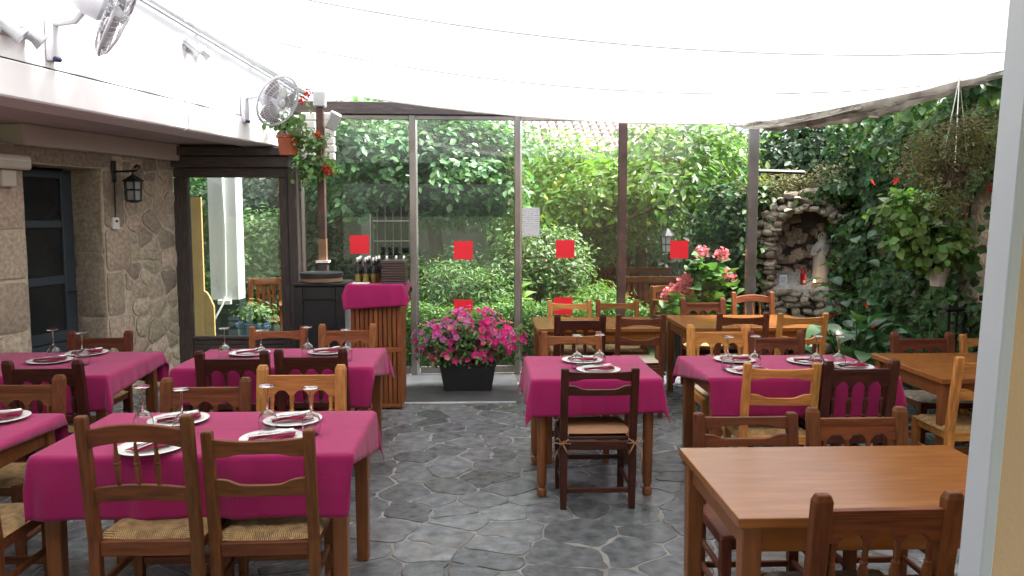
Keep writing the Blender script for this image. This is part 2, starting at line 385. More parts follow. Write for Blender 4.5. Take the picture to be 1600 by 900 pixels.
# ---------------------------------------------------------------- left house
BW = Wall2((-2.89, 4.78), (-2.14, 8.5)); SW = Wall2((-3.75, 6.4), (-3.2, 8.5))
ZB, ZC, ZT = 2.45, 2.68, 3.46
tN, tF = BW.t(Vector((-3.75, .5, 0))), BW.t(BW.hit(447, 200))
def wbox(mb, w, t0, t1, o0, o1, z0, z1):
    vs = [w.p(t, z, o) for t in (t0, t1) for o in (o0, o1) for z in (z0, z1)]
    return mb.add(vs, [(0, 1, 3, 2), (4, 6, 7, 5), (0, 4, 5, 1), (2, 3, 7, 6), (0, 2, 6, 4), (1, 5, 7, 3)])
house = thing('house', 'white rendered upper storey on a heavy beam, above the stone wall with the doorway', 'house', BW.p(0, 0))
hp = lambda o: (setattr(o, 'matrix_parent_inverse', Matrix.Translation(-BW.p(0, 0))), o)[1]
mb = MB(); wbox(mb, BW, tN, tF, -.35, .018, ZB, ZC - .004); hp(mb.build('beam', m_plaster, house, bevel=.012))
mb = MB(); wbox(mb, BW, tN, tF + .05, -.30, 0, ZC + .002, ZT); hp(mb.build('upper_wall', m_plaster, house))
mb = MB(); wbox(mb, BW, tN, tF - .05, -2.6, -.351, ZB + .02, ZB + .12); hp(mb.build('soffit', m_soffit, house))
mb = MB(); wbox(mb, BW, tN, tF, -3.0, -.31, ZC + .4, ZC + .5); hp(mb.build('upper_floor', m_soffit, house))
# stains / conduit on the beam
c0 = BW.hit(291, 165); c1 = BW.hit(291, 205)
mb = MB(); mb.tube([BW.p(BW.t(c0), ZC + .12, .022), BW.p(BW.t(c0), ZC - .1, .03), BW.p(BW.t(c0), ZB + .03, .03), BW.p(BW.t(c0) - .05, ZB - .012, .0)], .011, 6)
hp(mb.build('conduit', m_plaster, house, smooth=True))
mb = MB(); mb.tube([BW.p(tN, ZC - .001, .006), BW.p(tF, ZC - .001, .006)], .006, 4); hp(mb.build('cable', m_black, house))
# lintel box over the stone wall
T0s = SW.t(Vector((-5.2, .8, 0))); T1s = SW.t(SW.hit(276, 400))
mb = MB(); wbox(mb, SW, SW.t(SW.hit(22, 220)), T1s - .002, -.2, .09, 2.30, ZB + .018); hp(mb.build('lintel_casing', mat('casing_paint', (.60, .54, .52), .9, .06, 3), house, bevel=.01))
# stone wall: mortar core and single stones
dA, dB, dC = SW.t(SW.hit(44, 400)), SW.t(SW.hit(121, 400)), SW.t(SW.hit(165, 400))
ZL = 2.16
stone = thing('stone_wall', 'brown granite house wall with a doorway and rubble masonry, under the white beam', 'stone wall', SW.p(0, 0))
sp = lambda o: (setattr(o, 'matrix_parent_inverse', Matrix.Translation(-SW.p(0, 0))), o)[1]
mb = MB(); wbox(mb, SW, T0s, dA - .004, -.5, -.011, -.02, 2.31); wbox(mb, SW, dC + .004, T1s, -.5, -.011, -.02, 2.31); wbox(mb, SW, dA - .004, dC + .004, -.5, -.02, ZL + .004, 2.31)
sp(mb.build('mortar_core', m_joint, stone))
SM = Matrix(((SW.d.x, 0, SW.n.x, SW.a.x), (SW.d.y, 0, SW.n.y, SW.a.y), (0, 1, 0, 0), (0, 0, 0, 1)))   # (t, z, out) -> world
SMi = Matrix.Translation(-SW.p(0, 0)) @ SM
def wall_stone(poly, h, ch=.018, bulge=.012):
    (cx, cy), m_ = slabmesh(poly, h, ch, bulge, base=-.06)
    o = link('stone', m_.mesh('stone', m_granite, smooth=2), stone)
    o.matrix_parent_inverse = Matrix.Identity(4); o.matrix_basis = SMi @ Matrix.Translation((cx, cy, 0))
def rect(t0, t1, z0, z1, gap=.014, j=.02):
    r = lambda: random.uniform(-j, j)
    return soften([(t0 + gap + abs(r()) * .3, z0 + gap), (t1 - gap, z0 + gap + abs(r()) * .3), (t1 - gap - abs(r()) * .3, z1 - gap), (t0 + gap, z1 - gap)], .004, .08)
# lintel and ashlar jambs
wall_stone(rect(dA - .35, dC + .16, ZL, 2.31), .006, .01, .002)
zz = [0, .42, .80, 1.22, 1.62, ZL]
for i in range(5):
    wd = [.26, .34, .24, .36, .28][i]
    wall_stone(rect(dC, dC + wd, zz[i], zz[i + 1]), .008, .014, .004)
    wd = [.46, .34, .50, .38, .35][i]; wall_stone(rect(dA - wd, dA, zz[i], zz[i + 1]), .008, .014, .004)
tx0, tx1 = dC + .24, T1s
rp_ = darts(tx0, tx1, 0, 2.31, .13, .34, 60, sy=.55)
for p in cells(rp_, tx0 + .02, tx1, .0, 2.30, .02):
    cx = sum(q[0] for q in p) / len(p); cz = sum(q[1] for q in p) / len(p)
    row = min(4, next((i for i in range(5) if cz < zz[i + 1]), 4)); lim = dC + [.26, .34, .24, .36, .28][row]
    q = clip(p, -1, 0, -(lim + .01))
    if len(q) >= 3:
        q = soften(q, .012, .15)
        if len(q) >= 3: wall_stone(q, random.uniform(-.008, .008), .010, .008)
rp_ = darts(T0s + 1.5, dA - .3, 0, 2.31, .22, .42, 110, sy=.7)
for p in cells(rp_, T0s + 1.5, dA, .0, 2.30, .02):
    cx = sum(q[0] for q in p) / len(p); cz = sum(q[1] for q in p) / len(p)
    row = min(4, next((i for i in range(5) if cz < zz[i + 1]), 4)); lim = dA - [.46, .34, .50, .38, .35][row]
    q = clip(p, 1, 0, lim - .01)
    if cz > ZL: q = clip(q, 1, 0, dA - .36)
    if len(q) >= 3:
        q = soften(q, .008)
        if len(q) >= 3: wall_stone(q, random.uniform(-.006, .008), .012, .008)
# far jamb of the doorway: big dressed blocks facing the camera
JM = Matrix(((SW.n.x, 0, -SW.d.x, SW.p(dC, 0).x), (SW.n.y, 0, -SW.d.y, SW.p(dC, 0).y), (0, 1, 0, 0), (0, 0, 0, 1)))
for i in range(4):
    z0, z1 = [0, .42, .80, 1.40][i], [.42, .80, 1.40, ZL][i]
    (cx, cy), m_ = slabmesh(rect(-.34, -.006, z0, z1, .006), .012, .012, .003, base=-.01)
    o = link('stone', m_.mesh('stone', m_granite, smooth=2), stone); o.matrix_basis = Matrix.Translation(-SW.p(0, 0)) @ JM @ Matrix.Translation((cx, cy, 0))
# the door leaf, set back in the opening
door = thing('house_door', 'blue grey panelled door with dark glass panes, set back in the stone wall', 'door', SW.p(dA, 0))
dp = lambda o: (setattr(o, 'matrix_parent_inverse', Matrix.Translation(-SW.p(dA, 0))), o)[1]
dw0, dw1 = dA + .012, dC - .02
mb = MB()
wbox(mb, SW, dw0, dw0 + .05, -.33, -.10, 0, ZL - .01)
dp(mb.build('door_frame', mat('frame_pale_blue', (.20, .25, .30), .5, .1, 5), door, bevel=.004))
mb = MB(); wbox(mb, SW, dw0 + .052, dw0 + .14, -.36, -.31, .01, ZL - .02); dp(mb.build('stile', m_blue, door, bevel=.005))
mb = MB(); wbox(mb, SW, dw1 - .13, dw1, -.36, -.31, .01, ZL - .02); dp(mb.build('stile', m_blue, door, bevel=.005))
for z0, z1 in ((.01, .16), (.60, .70), (1.12, 1.20), (1.63, 1.70), (2.07, ZL - .02)):
    mb = MB(); wbox(mb, SW, dw0 + .142, dw1 - .132, -.357, -.313, z0, z1); dp(mb.build('rail', m_blue, door, bevel=.005))
mb = MB(); wbox(mb, SW, dw0 + .145, dw1 - .135, -.345, -.325, .17, .59); pn = dp(mb.build('panel', m_blue, door, bevel=.004))
mb = MB(); wbox(mb, SW, dw0 + .20, dw1 - .19, -.335, -.318, .23, .53); mb.build('raised_field', m_blue, pn, bevel=.012)
for z0, z1 in ((.705, 1.115), (1.205, 1.625), (1.705, 2.065)):
    mb = MB(); wbox(mb, SW, dw0 + .143, dw1 - .133, -.34, -.334, z0, z1); dp(mb.build('pane', mat('dark_pane', (.02, .022, .024), .12, .2, 3), door))
mb = MB(); q = SW.p(dw1 - .07, 1.05, -.30); mb.tube([q, q + SW.n * .05, q + SW.n * .05 - SW.d * .1], .01, 6); dp(mb.build('handle', m_black, door, smooth=True))
# dark sheet added close behind the door to stop light leaking through
mb = MB(); wbox(mb, SW, dA - .06, dC + .06, -.52, -.42, -.02, 2.4); sp(mb.build('dark_backing', m_dkwood, stone))

# wall lantern
lh = SW.hit(176, 268); lp = SW.p(SW.t(lh), 0)
lan = thing('wall_lantern', 'black iron lantern on a curled bracket on the stone wall right of the doorway', 'lantern', SW.p(SW.t(lh), lh.z, .012))
mb = MB()
mb.box((0, 0, 0), (.02, .06, .20), Euler((0, 0, math.atan2(SW.n.y, SW.n.x))).to_matrix()); mb.build('back_plate', m_black, lan, bevel=.006)
n = SW.n; arm = [n * .01 + Vector((0, 0, .0)), n * .12, n * .24 + Vector((0, 0, .005)), n * .275 + Vector((0, 0, .03)), n * .25 + Vector((0, 0, .055)), n * .225 + Vector((0, 0, .035))]
mb = MB(); mb.tube(arm, .011, 6); mb.build('arm', m_black, lan, smooth=True)
lc = n * .20
mb = MB(); mb.lathe([(.015, -.03), (.10, -.085), (.105, -.095)], lc, 6); mb.tube([lc, lc - Vector((0, 0, .04))], .008); mb.build('cap', m_black, lan)
mb = MB()
for k in range(6):
    a_ = k * math.pi / 3; o_ = Vector((math.cos(a_), math.sin(a_), 0))
    mb.tube([lc + o_ * .078 + Vector((0, 0, -.09)), lc + o_ * .068 + Vector((0, 0, -.27))], .007, 5)
for z_, r_ in ((-.17, .075), (-.27, .07)): mb.tube([lc + Vector((r_ * math.cos(k * math.pi / 3), r_ * math.sin(k * math.pi / 3), z_)) for k in range(6)], .007, 5, closed=True)
mb.lathe([(.07, -.275), (.03, -.29)], lc, 6); mb.build('cage', m_black, lan)
mb = MB(); mb.lathe([(.066, -.095), (.06, -.265)], lc, 6); mb.build('lantern_glass', mat('frosted_glass', (.30, .31, .30), .25, .1, 10), lan)
# white thermostat box with its cable
q = SW.hit(178, 349)
tb = thing('wall_thermostat', 'small white control box on the stone wall below the iron lantern', 'control box', SW.p(SW.t(q), q.z, .016))
RZs = Euler((0, 0, math.atan2(SW.n.y, SW.n.x))).to_matrix()
mb = MB(); mb.box((0, 0, 0), (.03, .085, .11), RZs); mb.build('case', m_white, tb, bevel=.006)
mb = MB(); mb.box(SW.n * .017 + Vector((0, 0, .02)), (.004, .03, .02), RZs); mb.build('display', m_blackplastic, tb)
mb = MB(); mb.tube([SW.n * .005 + Vector((0, 0, .05)), SW.n * .008 + Vector((0, 0, .3)), SW.n * .008 + Vector((0, 0, .48))], .005, 5); mb.build('cable', m_black, tb)
# fixture at the left edge
q = SW.hit(8, 253)
fx = thing('wall_light', 'pale boxy wall light on the stone wall at the left edge of the picture', 'wall light', SW.p(SW.t(q), q.z, .05))
mb = MB(); mb.box((0, 0, 0), (.09, .34, .11), RZs); mb.build('housing', mat('cream_plastic', (.62, .58, .50), .5, .05, 5), fx, bevel=.015)
mb = MB(); mb.box((0, 0, .015) , (.10, .30, .012), RZs); mb.build('trim_strip', m_white, fx)
mb = MB(); mb.box(SW.d * -.04 + Vector((0, 0, -.13)), (.05, .14, .13), RZs); mb.build('gear_box', MATS['cream_plastic'], fx, bevel=.01)

# ---------------------------------------------------------------- things on the upper wall
def on_bw(px, py, off=0): h = BW.hit(px, py); return BW.p(BW.t(h), h.z, off)
# sail rail
ra_, r1 = on_bw(225, -2, .06), on_bw(470, 146, .06); r0 = ra_ + (ra_ - r1) * 1.1
rail = thing('sail_rail', 'grey metal rail and cables along the top of the white wall holding the sail', 'rail', r0)
mb = MB(); mb.tube([(0, 0, 0), r1 - r0], .035, 8); mb.build('rail_tube', mat('grey_metal', (.42, .43, .45), .4, .1, 5, metal=.5), rail, smooth=2)
for i in range(7):
    q = (r1 - r0) * (i / 6.2); mb = MB(); mb.box(q - BW.n * .03 + Vector((0, 0, -.0)), (.06, .03, .06), RZs); mb.build('bracket', MATS['grey_metal'], rail, bevel=.004)
mb = MB(); mb.tube([BW.n * .02 + Vector((0, 0, -.07)), r1 - r0 + BW.n * .02 + Vector((0, 0, -.07))], .012, 6); mb.build('lower_cable', MATS['grey_metal'], rail)

def fan(name, base, hub, axis, rad, label):
    t = thing(name, label, 'fan', base); hub = hub - base; axis = Vector(axis).normalized(); Q = axis.to_track_quat('Z', 'Y').to_matrix()
    mb = MB(); mb.box(BW.n * .02 + Vector((0, 0, -.03)), (.05, .09, .30), RZs); mb.build('wall_bracket', m_fanw, t, bevel=.02, seg=2)
    mb = MB(); mb.box(BW.n * .03 + Vector((0, 0, -.165)), (.055, .07, .03), RZs); mb.build('switch_cap', mat('navy_plastic', (.02, .025, .09), .4, .1, 5), t, bevel=.01)
    mb = MB(); mb.tube([BW.n * .04 + Vector((0, 0, .06)), BW.n * .18 + Vector((0, 0, .07)), hub - axis * .16], .024, 8); mb.build('arm', m_fanw, t, smooth=2)
    mb = MB(); mb.lathe([(.03, -.26), (.075, -.25), (.10, -.18), (.10, -.09), (.07, -.05)], hub, 20, Q); mb.build('motor_housing', m_fanw, t, smooth=2)
    mb = MB(); rz = [(rad * .99, 0)]
    for f in (-1, 1):
        for k in range(44):
            a_ = 2 * math.pi * k / 44; e = Q @ Vector((math.cos(a_), math.sin(a_), 0)); e2 = Q @ Vector((math.cos(a_ + .25), math.sin(a_ + .25), 0))
            mb.tube([hub + e * .05 + axis * f * .065, hub + (e * .5 + e2 * .5) * rad * .6 + axis * f * .058, hub + e2 * rad * .9 + axis * f * .035, hub + e2 * rad], .0026, 3)
        for rr_, zz_ in ((.34, .062), (.62, .056), (.84, .042)):
            mb.tube([hub + Q @ Vector((rad * rr_ * math.cos(k * math.pi / 16), rad * rr_ * math.sin(k * math.pi / 16), f * zz_)) for k in range(32)], .0032, 4, closed=True)
    mb.tube([hub + Q @ Vector((rad * math.cos(k * math.pi / 16), rad * math.sin(k * math.pi / 16), 0)) for k in range(32)], .011, 6, closed=True)
    mb.build('guard', m_fanw, t, smooth=True)
    for b_ in range(3):
        mb = MB(); vs, fs = [], []
        for i in range(7):
            r_ = .05 + (rad * .88 - .05) * i / 6
            for j in range(5):
                a_ = b_ * 2.094 + (j / 4 - .5) * (1.25 - .25 * i / 6) + .3 * i / 6
                vs.append(hub + Q @ Vector((r_ * math.cos(a_), r_ * math.sin(a_), (j / 4 - .5) * .05)))
        fs = [(i * 5 + j, i * 5 + j + 1, (i + 1) * 5 + j + 1, (i + 1) * 5 + j) for i in range(6) for j in range(4)]
        mb.add(vs, fs); ob = mb.build('blade', mat('fan_blade', (.27, .24, .26), .35, .05, 4), t, smooth=True)
        sm_ = ob.modifiers.new('s', 'SOLIDIFY'); sm_.thickness = .004
    mb = MB(); mb.lathe([(.0, .075), (.035, .07), (.045, .05), (.045, -.05)], hub, 14, Q); mb.build('hub', m_fanw, t, smooth=2)
    return t
b1 = on_bw(76, 52, .01); d1 = b1.y
fan('wall_fan', b1, at(184, 22, d1 + .02), (.80, .36, -.40), .29, 'large white caged wall fan at top left, nearest to the camera')
b2 = on_bw(378, 162, .01)
fan('wall_fan', b2, at(434, 158, b2.y - .05), (.72, -.42, -.42), .245, 'white caged wall fan at the far end of the beam, behind the geranium pot')
def spots(px, py, label):
    p0 = on_bw(px, py, .012); t = thing('spotlight_pair', label, 'spotlight', p0)
    mb = MB(); mb.box((0, 0, 0), (.03, .22, .05), RZs); mb.build('mount_bar', m_fanw, t, bevel=.008)
    for s_ in (-1, 1):
        c_ = BW.d * (.08 * s_) + BW.n * .05; ax = (BW.n * .6 + BW.d * .5 + Vector((0, 0, -.6))).normalized(); Q = ax.to_track_quat('Z', 'Y').to_matrix()
        mb = MB(); mb.lathe([(.02, -.07), (.035, -.06), (.037, .03), (.05, .06), (.052, .075)], c_, 14, Q); sh = mb.build('lamp_head', mat('satin_grey', (.45, .46, .48), .35, .05, 5, metal=.4), t, smooth=2)
        mb = MB(); mb.lathe([(.045, .07), (.0, .078)], c_, 14, Q, cap=False); mb.build('lens', m_white, sh)
        mb = MB(); mb.tube([BW.d * (.08 * s_), c_], .01); mb.build('stem', m_fanw, t)
spots(18, 50, 'pair of small grey spotlights on the white wall left of the nearest fan')
spots(298, 76, 'pair of small grey spotlights on the white wall between the two fans')

# ---------------------------------------------------------------- glazed timber door bay (facing the courtyard)
YB = 8.56
def gx(px, Y=YB): return at(px, 400, Y).x
def gz(py, Y=YB, px=360): return at(px, py, Y).z
bay = thing('glazed_bay', 'dark weathered timber frame with a large glass pane left of the black cabinet', 'glazed door', (gx(370), YB, 0))
ob_ = Matrix.Translation((-gx(370), -YB, 0)); bp_ = lambda o: (setattr(o, 'matrix_parent_inverse', ob_), o)[1]
x0, x1, x2, x3 = gx(278), gx(299), gx(441), gx(470)
zt, zg, zb = gz(236), gz(278), gz(525)
mb = MB(); mb.box2((x0, YB - .06, 0), (x1, YB + .04, zg + .0)); bp_(mb.build('stile', m_dkwood, bay, bevel=.006))
mb = MB(); mb.box2((x2, YB - .07, 0), (x2 + .09, YB + .04, zg)); bp_(mb.build('stile', m_dkwood, bay, bevel=.006))
mb = MB(); mb.box2((x2 + .094, YB - .10, 0), (x3, YB + .05, zg + .12)); bp_(mb.build('corner_post', m_dkwood, bay, bevel=.008))
m_dkx = mat('dark_frame_wood_x', (.066, .05, .047), .55, .35, 5, bump=.15, bscale=10, stretch=(1.5, 14, 14), dirt=((.13, .11, .10), 3, .60))
mb = MB(); mb.box2((x0, YB - .065, zg + .003), (x2 + .09, YB + .04, zg + .10)); bp_(mb.build('head_rail', m_dkx, bay, bevel=.006))
mb = MB(); mb.box2((x0 - .02, YB - .12, zg + .104), (x2 + .12, YB + .04, zt - .06)); bp_(mb.build('head_board', m_dkx, bay, bevel=.008))
mb = MB(); mb.box2((x0 - .02, YB - .16, zt - .056), (x2 + .16, YB + .04, zt + .03)); bp_(mb.build('head_board', m_dkx, bay, bevel=.008))
mb = MB(); mb.box2((x0 - .25, YB - .03, zt + .033), (x2 + .30, YB + .04, ZB + .2)); bp_(mb.build('filler_board', m_dkx, bay))
mb = MB(); mb.box2((x1 + .002, YB - .05, zb - .03), (x2 - .002, YB + .03, zb)); bp_(mb.build('sill_rail', m_dkx, bay, bevel=.004))
for i in range(7):
    z1_ = zb - .035 - i * .058; mb = MB(); mb.box2((x1 + .002, YB - .03 - .004 * (i % 2), z1_ - .054), (x2 - .002, YB + .02, z1_)); bp_(mb.build('lower_board', m_dkx, bay, bevel=.005))
mb = MB(); mb.box2((x1 + .001, YB - .004, zb + .001), (x2 - .001, YB + .004, zg)); bp_(mb.build('pane', m_doorglass, bay))

# ---------------------------------------------------------------- glass screen
GA, GB = (gx(475, 8.62), 8.62), (at(1173, 400, 8.80).x, 8.80)
GW = Wall2(GA, GB)
def gt(px): return GW.t(GW.hit(px, 400))
GZ = 2.80
scr = thing('glass_screen', 'tall framed glass screen with red square stickers, between the courtyard and the garden', 'glass screen', (GA[0], GA[1], 0))
gi = Matrix.Translation((-GA[0], -GA[1], 0)); gp = lambda o: (setattr(o, 'matrix_parent_inverse', gi), o)[1]
posts = [(476, .022, m_steel), (646, .033, m_bronze), (808, .030, m_bronze), (971, .045, m_rust), (1173, .052, m_bronze)]
for px, hw, m_ in posts:
    t_ = gt(px); mb = MB(); wbox(mb, GW, t_ - hw, t_ + hw, -.035, .035, .0, GZ - .002); gp(mb.build('post', m_, scr, bevel=.004))
    if px in (646, 808): mb = MB(); wbox(mb, GW, t_ + hw + .002, t_ + hw + .022, -.02, .012, .03, GZ - .05); gp(mb.build('sash_edge', m_steel, scr))
mb = MB(); wbox(mb, GW, gt(476) - .1, gt(1173) + .06, -.06, .06, GZ, GZ + .13); gp(mb.build('header', m_dkx, scr, bevel=.006))
panes = []
for i in range(4):
    ta, tb_ = gt(posts[i][0]) + posts[i][1] + .004, gt(posts[i + 1][0]) - posts[i + 1][1] - .004
    mb = MB(); wbox(mb, GW, ta, tb_, -.004, .004, .10, GZ - .05); pane = gp(mb.build('pane', m_glass, scr)); panes.append(pane)
    mb = MB(); wbox(mb, GW, ta + .03, tb_ - .001, -.02, .02, .02, .095); gp(mb.build('bottom_rail', m_bronze, scr, bevel=.004))
    mb = MB(); wbox(mb, GW, ta, tb_, -.018, .018, GZ - .048, GZ - .003); gp(mb.build('top_rail', m_bronze, scr, bevel=.004))
def sticker(px, py, pane, hw=.102, hh=.098, m_=None, name='sticker', py2=None):
    h = GW.hit(px, py); mb = MB(); t_ = GW.t(h); wbox(mb, GW, t_ - hw, t_ + hw, .0055, .0068, h.z - hh, h.z + hh)
    return mb.build(name, m_ or m_red, panes[pane])
sticker(562, 382, 0); sticker(724, 391, 1); sticker(883, 389, 2); sticker(1061, 390, 3); sticker(724, 482, 1); sticker(880, 478, 2)
# printed notice: paper with faint lines of print
m_notice = bpy.data.materials.new('notice_print'); m_notice.use_nodes = True
n_ = m_notice.node_tree.nodes; L_ = m_notice.node_tree.links; b_ = n_['Principled BSDF']; b_.inputs['Roughness'].default_value = .6
tc_ = n_.new('ShaderNodeTexCoord'); wv = n_.new('ShaderNodeTexWave'); wv.bands_direction = 'Z'; wv.inputs['Scale'].default_value = 14; wv.inputs['Distortion'].default_value = 0
nz_ = n_.new('ShaderNodeTexNoise'); nz_.inputs['Scale'].default_value = 60; L_.new(tc_.outputs['Object'], nz_.inputs[0]); L_.new(tc_.outputs['Object'], wv.inputs[0])
mm = n_.new('ShaderNodeMath'); mm.operation = 'MULTIPLY'; L_.new(wv.outputs['Fac'], mm.inputs[0]); L_.new(nz_.outputs[0], mm.inputs[1])
rp1 = n_.new('ShaderNodeValToRGB'); rp1.color_ramp.elements[0].position = .42; rp1.color_ramp.elements[0].color = (.50, .52, .55, 1); rp1.color_ramp.elements[1].position = .5; rp1.color_ramp.elements[1].color = (.22, .23, .26, 1)
L_.new(mm.outputs[0], rp1.inputs[0]); L_.new(rp1.outputs[0], b_.inputs['Base Color'])
sticker(828, 347, 2, .105, .155, m_notice, 'notice_sheet')
# short return with a cross bar to the right of the last post
q0 = GW.p(gt(1173) + .055, 0); mb = MB(); z_ = at(1205, 268, 8.9).z
mb.tube([Vector((q0.x, q0.y, z_)), Vector((q0.x + .62, q0.y + .25, z_))], .022, 4); gp(mb.build('cross_bar', m_dkx, scr))
# ---------------------------------------------------------------- white boxes, downpipe and brown post at the end of the house
pp = thing('corner_post', 'slim brown stained post with a pale collar at the left end of the glass', 'post', (gx(505, 8.40), 8.40, 0))
mb = MB(); mb.loft([(0, 0, 1.25, .039, .039), (0, 0, 1.50, .039, .039)]); mb.build('bare_section', mat('bare_wood', (.20, .11, .06), .7, .2, 6), pp)
mb = MB(); mb.loft([(0, 0, 0, .05, .05), (0, 0, 1.248, .05, .05)]); mb.build('base_section', m_dkwood, pp, bevel=.006)
mb = MB(); mb.loft([(0, 0, 1.502, .038, .038), (0, 0, 2.84, .038, .038)]); mb.build('shaft', m_rust, pp, bevel=.006)
mb = MB(); mb.box2((-.065, -.065, 1.25), (.065, .065, 1.272)); mb.build('collar', m_white, pp)
mb = MB(); mb.box((0, 0, 2.92), (.12, .12, .15)); mb.build('bracket_head', MATS['grey_metal'], pp, bevel=.01)
mb = MB(); mb.box((.14, -.05, 2.70), (.12, .10, .18), Euler((.3, .4, .3)).to_matrix()); mb.build('lamp_box', MATS['satin_grey'], pp, bevel=.012)
wb = thing('white_shutter_box', 'white ribbed box behind the brown post under the end of the sail', 'box', (gx(503, 8.50), 8.50, 0))
for i, (a_, b_2) in enumerate(((-.19, -.041), (.041, .155))):
    for k in range(6):
        z0_ = at(503, 250, 8.5).z + k * .082; mb = MB(); mb.box2((a_, 0, z0_), (b_2 + (k % 2) * .008, .06, z0_ + .078)); mb.build('slat', m_white, wb, bevel=.01)

# ---------------------------------------------------------------- sail canopy
m_sail = bpy.data.materials.new('sail_cloth'); m_sail.use_nodes = True
n_ = m_sail.node_tree.nodes; L_ = m_sail.node_tree.links; n_.remove(n_['Principled BSDF']); o_ = n_['Material Output']
df = n_.new('ShaderNodeBsdfDiffuse'); tr = n_.new('ShaderNodeBsdfTranslucent'); mx = n_.new('ShaderNodeMixShader'); mx.inputs[0].default_value = .26
geo = n_.new('ShaderNodeNewGeometry'); nz = n_.new('ShaderNodeTexNoise'); nz.inputs['Scale'].default_value = 1.4; nz.inputs['Detail'].default_value = 6; L_.new(geo.outputs['Position'], nz.inputs[0])
rp = n_.new('ShaderNodeValToRGB'); rp.color_ramp.elements[0].position = .3; rp.color_ramp.elements[0].color = (.84, .84, .83, 1); rp.color_ramp.elements[1].position = .6; rp.color_ramp.elements[1].color = (.92, .92, .91, 1)
L_.new(nz.outputs[0], rp.inputs[0]); L_.new(rp.outputs[0], df.inputs[0]); L_.new(rp.outputs[0], tr.inputs[0])
L_.new(df.outputs[0], mx.inputs[1]); L_.new(tr.outputs[0], mx.inputs[2]); L_.new(mx.outputs[0], o_.inputs[0])
bpn = n_.new('ShaderNodeBump'); bpn.inputs['Strength'].default_value = .3; bpn.inputs['Distance'].default_value = .02; nb = n_.new('ShaderNodeTexNoise'); nb.inputs['Scale'].default_value = 3; L_.new(geo.outputs['Position'], nb.inputs[0]); L_.new(nb.outputs[0], bpn.inputs['Height']); L_.new(bpn.outputs[0], df.inputs['Normal'])
wires = [-.6, 1.0, 2.4, 3.8, 5.2, 6.6]
def yfar(t): return 8.42 - .30 * math.sin(math.pi * min(1, t / .82)) * 1.0 if t < .82 else 8.42 - (t - .82) / .18 * 2.15
def xl(Y):
    q = BW.a + BW.d * ((Y - BW.a.y) / BW.d.y); return q.x + .16
def railz(Y): f = (Y - r0.y) / (r1.y - r0.y); return r0.z + (r1.z - r0.z) * f - .06
def xr(Y): return 4.02
def sailz(t, Y):
    zl = railz(min(Y, 8.6)); zr = 2.86
    z = zl * (1 - t) + zr * t - .29 * 4 * t * (1 - t) * (1.0 if Y > 4 else .8)
    w = [-.6, 1.0, 2.4, 3.8, 5.2, 6.6, yfar(t)]
    for i in range(6):
        if w[i] <= Y <= w[i + 1] + 1e-6:
            f = (Y - w[i]) / (w[i + 1] - w[i]); z -= .10 * math.sin(math.pi * f) * math.sin(math.pi * min(1, t * 1.0)) ** .5 + .02 * math.sin(t * 40 + i) * math.sin(math.pi * f) * (1 - t)
    return z
sail = thing('shade_sail', 'huge white translucent sail stretched over the courtyard', 'sail', (0, 4, 2.7))
si = Matrix.Translation((0, -4, -2.7)); slp = lambda o: (setattr(o, 'matrix_parent_inverse', si), o)[1]
def sailpt(t, v):
    Y = -.6 + (yfar(t) + .6) * v
    sc = .24 * abs(math.sin(math.pi * (Y + .6) / .7)) * max(0, 1 - t * 8)
    x = xl(Y) + sc + (xr(Y) - xl(Y) - sc) * t
    return Vector((x, Y, sailz(t, Y) - sc * .4))
NU, NV = 44, 90
mb = MB(); mb.add([sailpt(i / NU, j / NV) for j in range(NV + 1) for i in range(NU + 1)], [(j * (NU + 1) + i, j * (NU + 1) + i + 1, (j + 1) * (NU + 1) + i + 1, (j + 1) * (NU + 1) + i) for j in range(NV) for i in range(NU)])
slp(mb.build('canopy', m_sail, sail, smooth=True))
m_seam = mat('seam_band', (.72, .72, .71), .9, .1, 5)
for w in wires[2:]:
    mb = MB(); q = []
    for i in range(31):
        t = i / 30
        if yfar(t) > w + .02: q.append(Vector((xl(w) + (xr(w) - xl(w)) * t, w, sailz(t, w) - .014)))
    mb.tube(q, .0068, 5); slp(mb.build('seam_wire', m_seam, sail))
mb = MB(); mb.tube([sailpt(i / 40, 1) + Vector((0, 0, -.012)) for i in range(41)], .010, 6); slp(mb.build('hem', m_sail, sail, smooth=True))
# ties from the sail edge to the rail
for k in range(7):
    Y = 2.9 + k * .7
    if Y < 8.0:
        p1 = Vector((xl(Y) + .04, Y, railz(Y) - .0)); mb = MB(); mb.tube([p1, p1 + Vector((-.03, .05, .07))], .006, 5); slp(mb.build('tie', m_seam, sail))
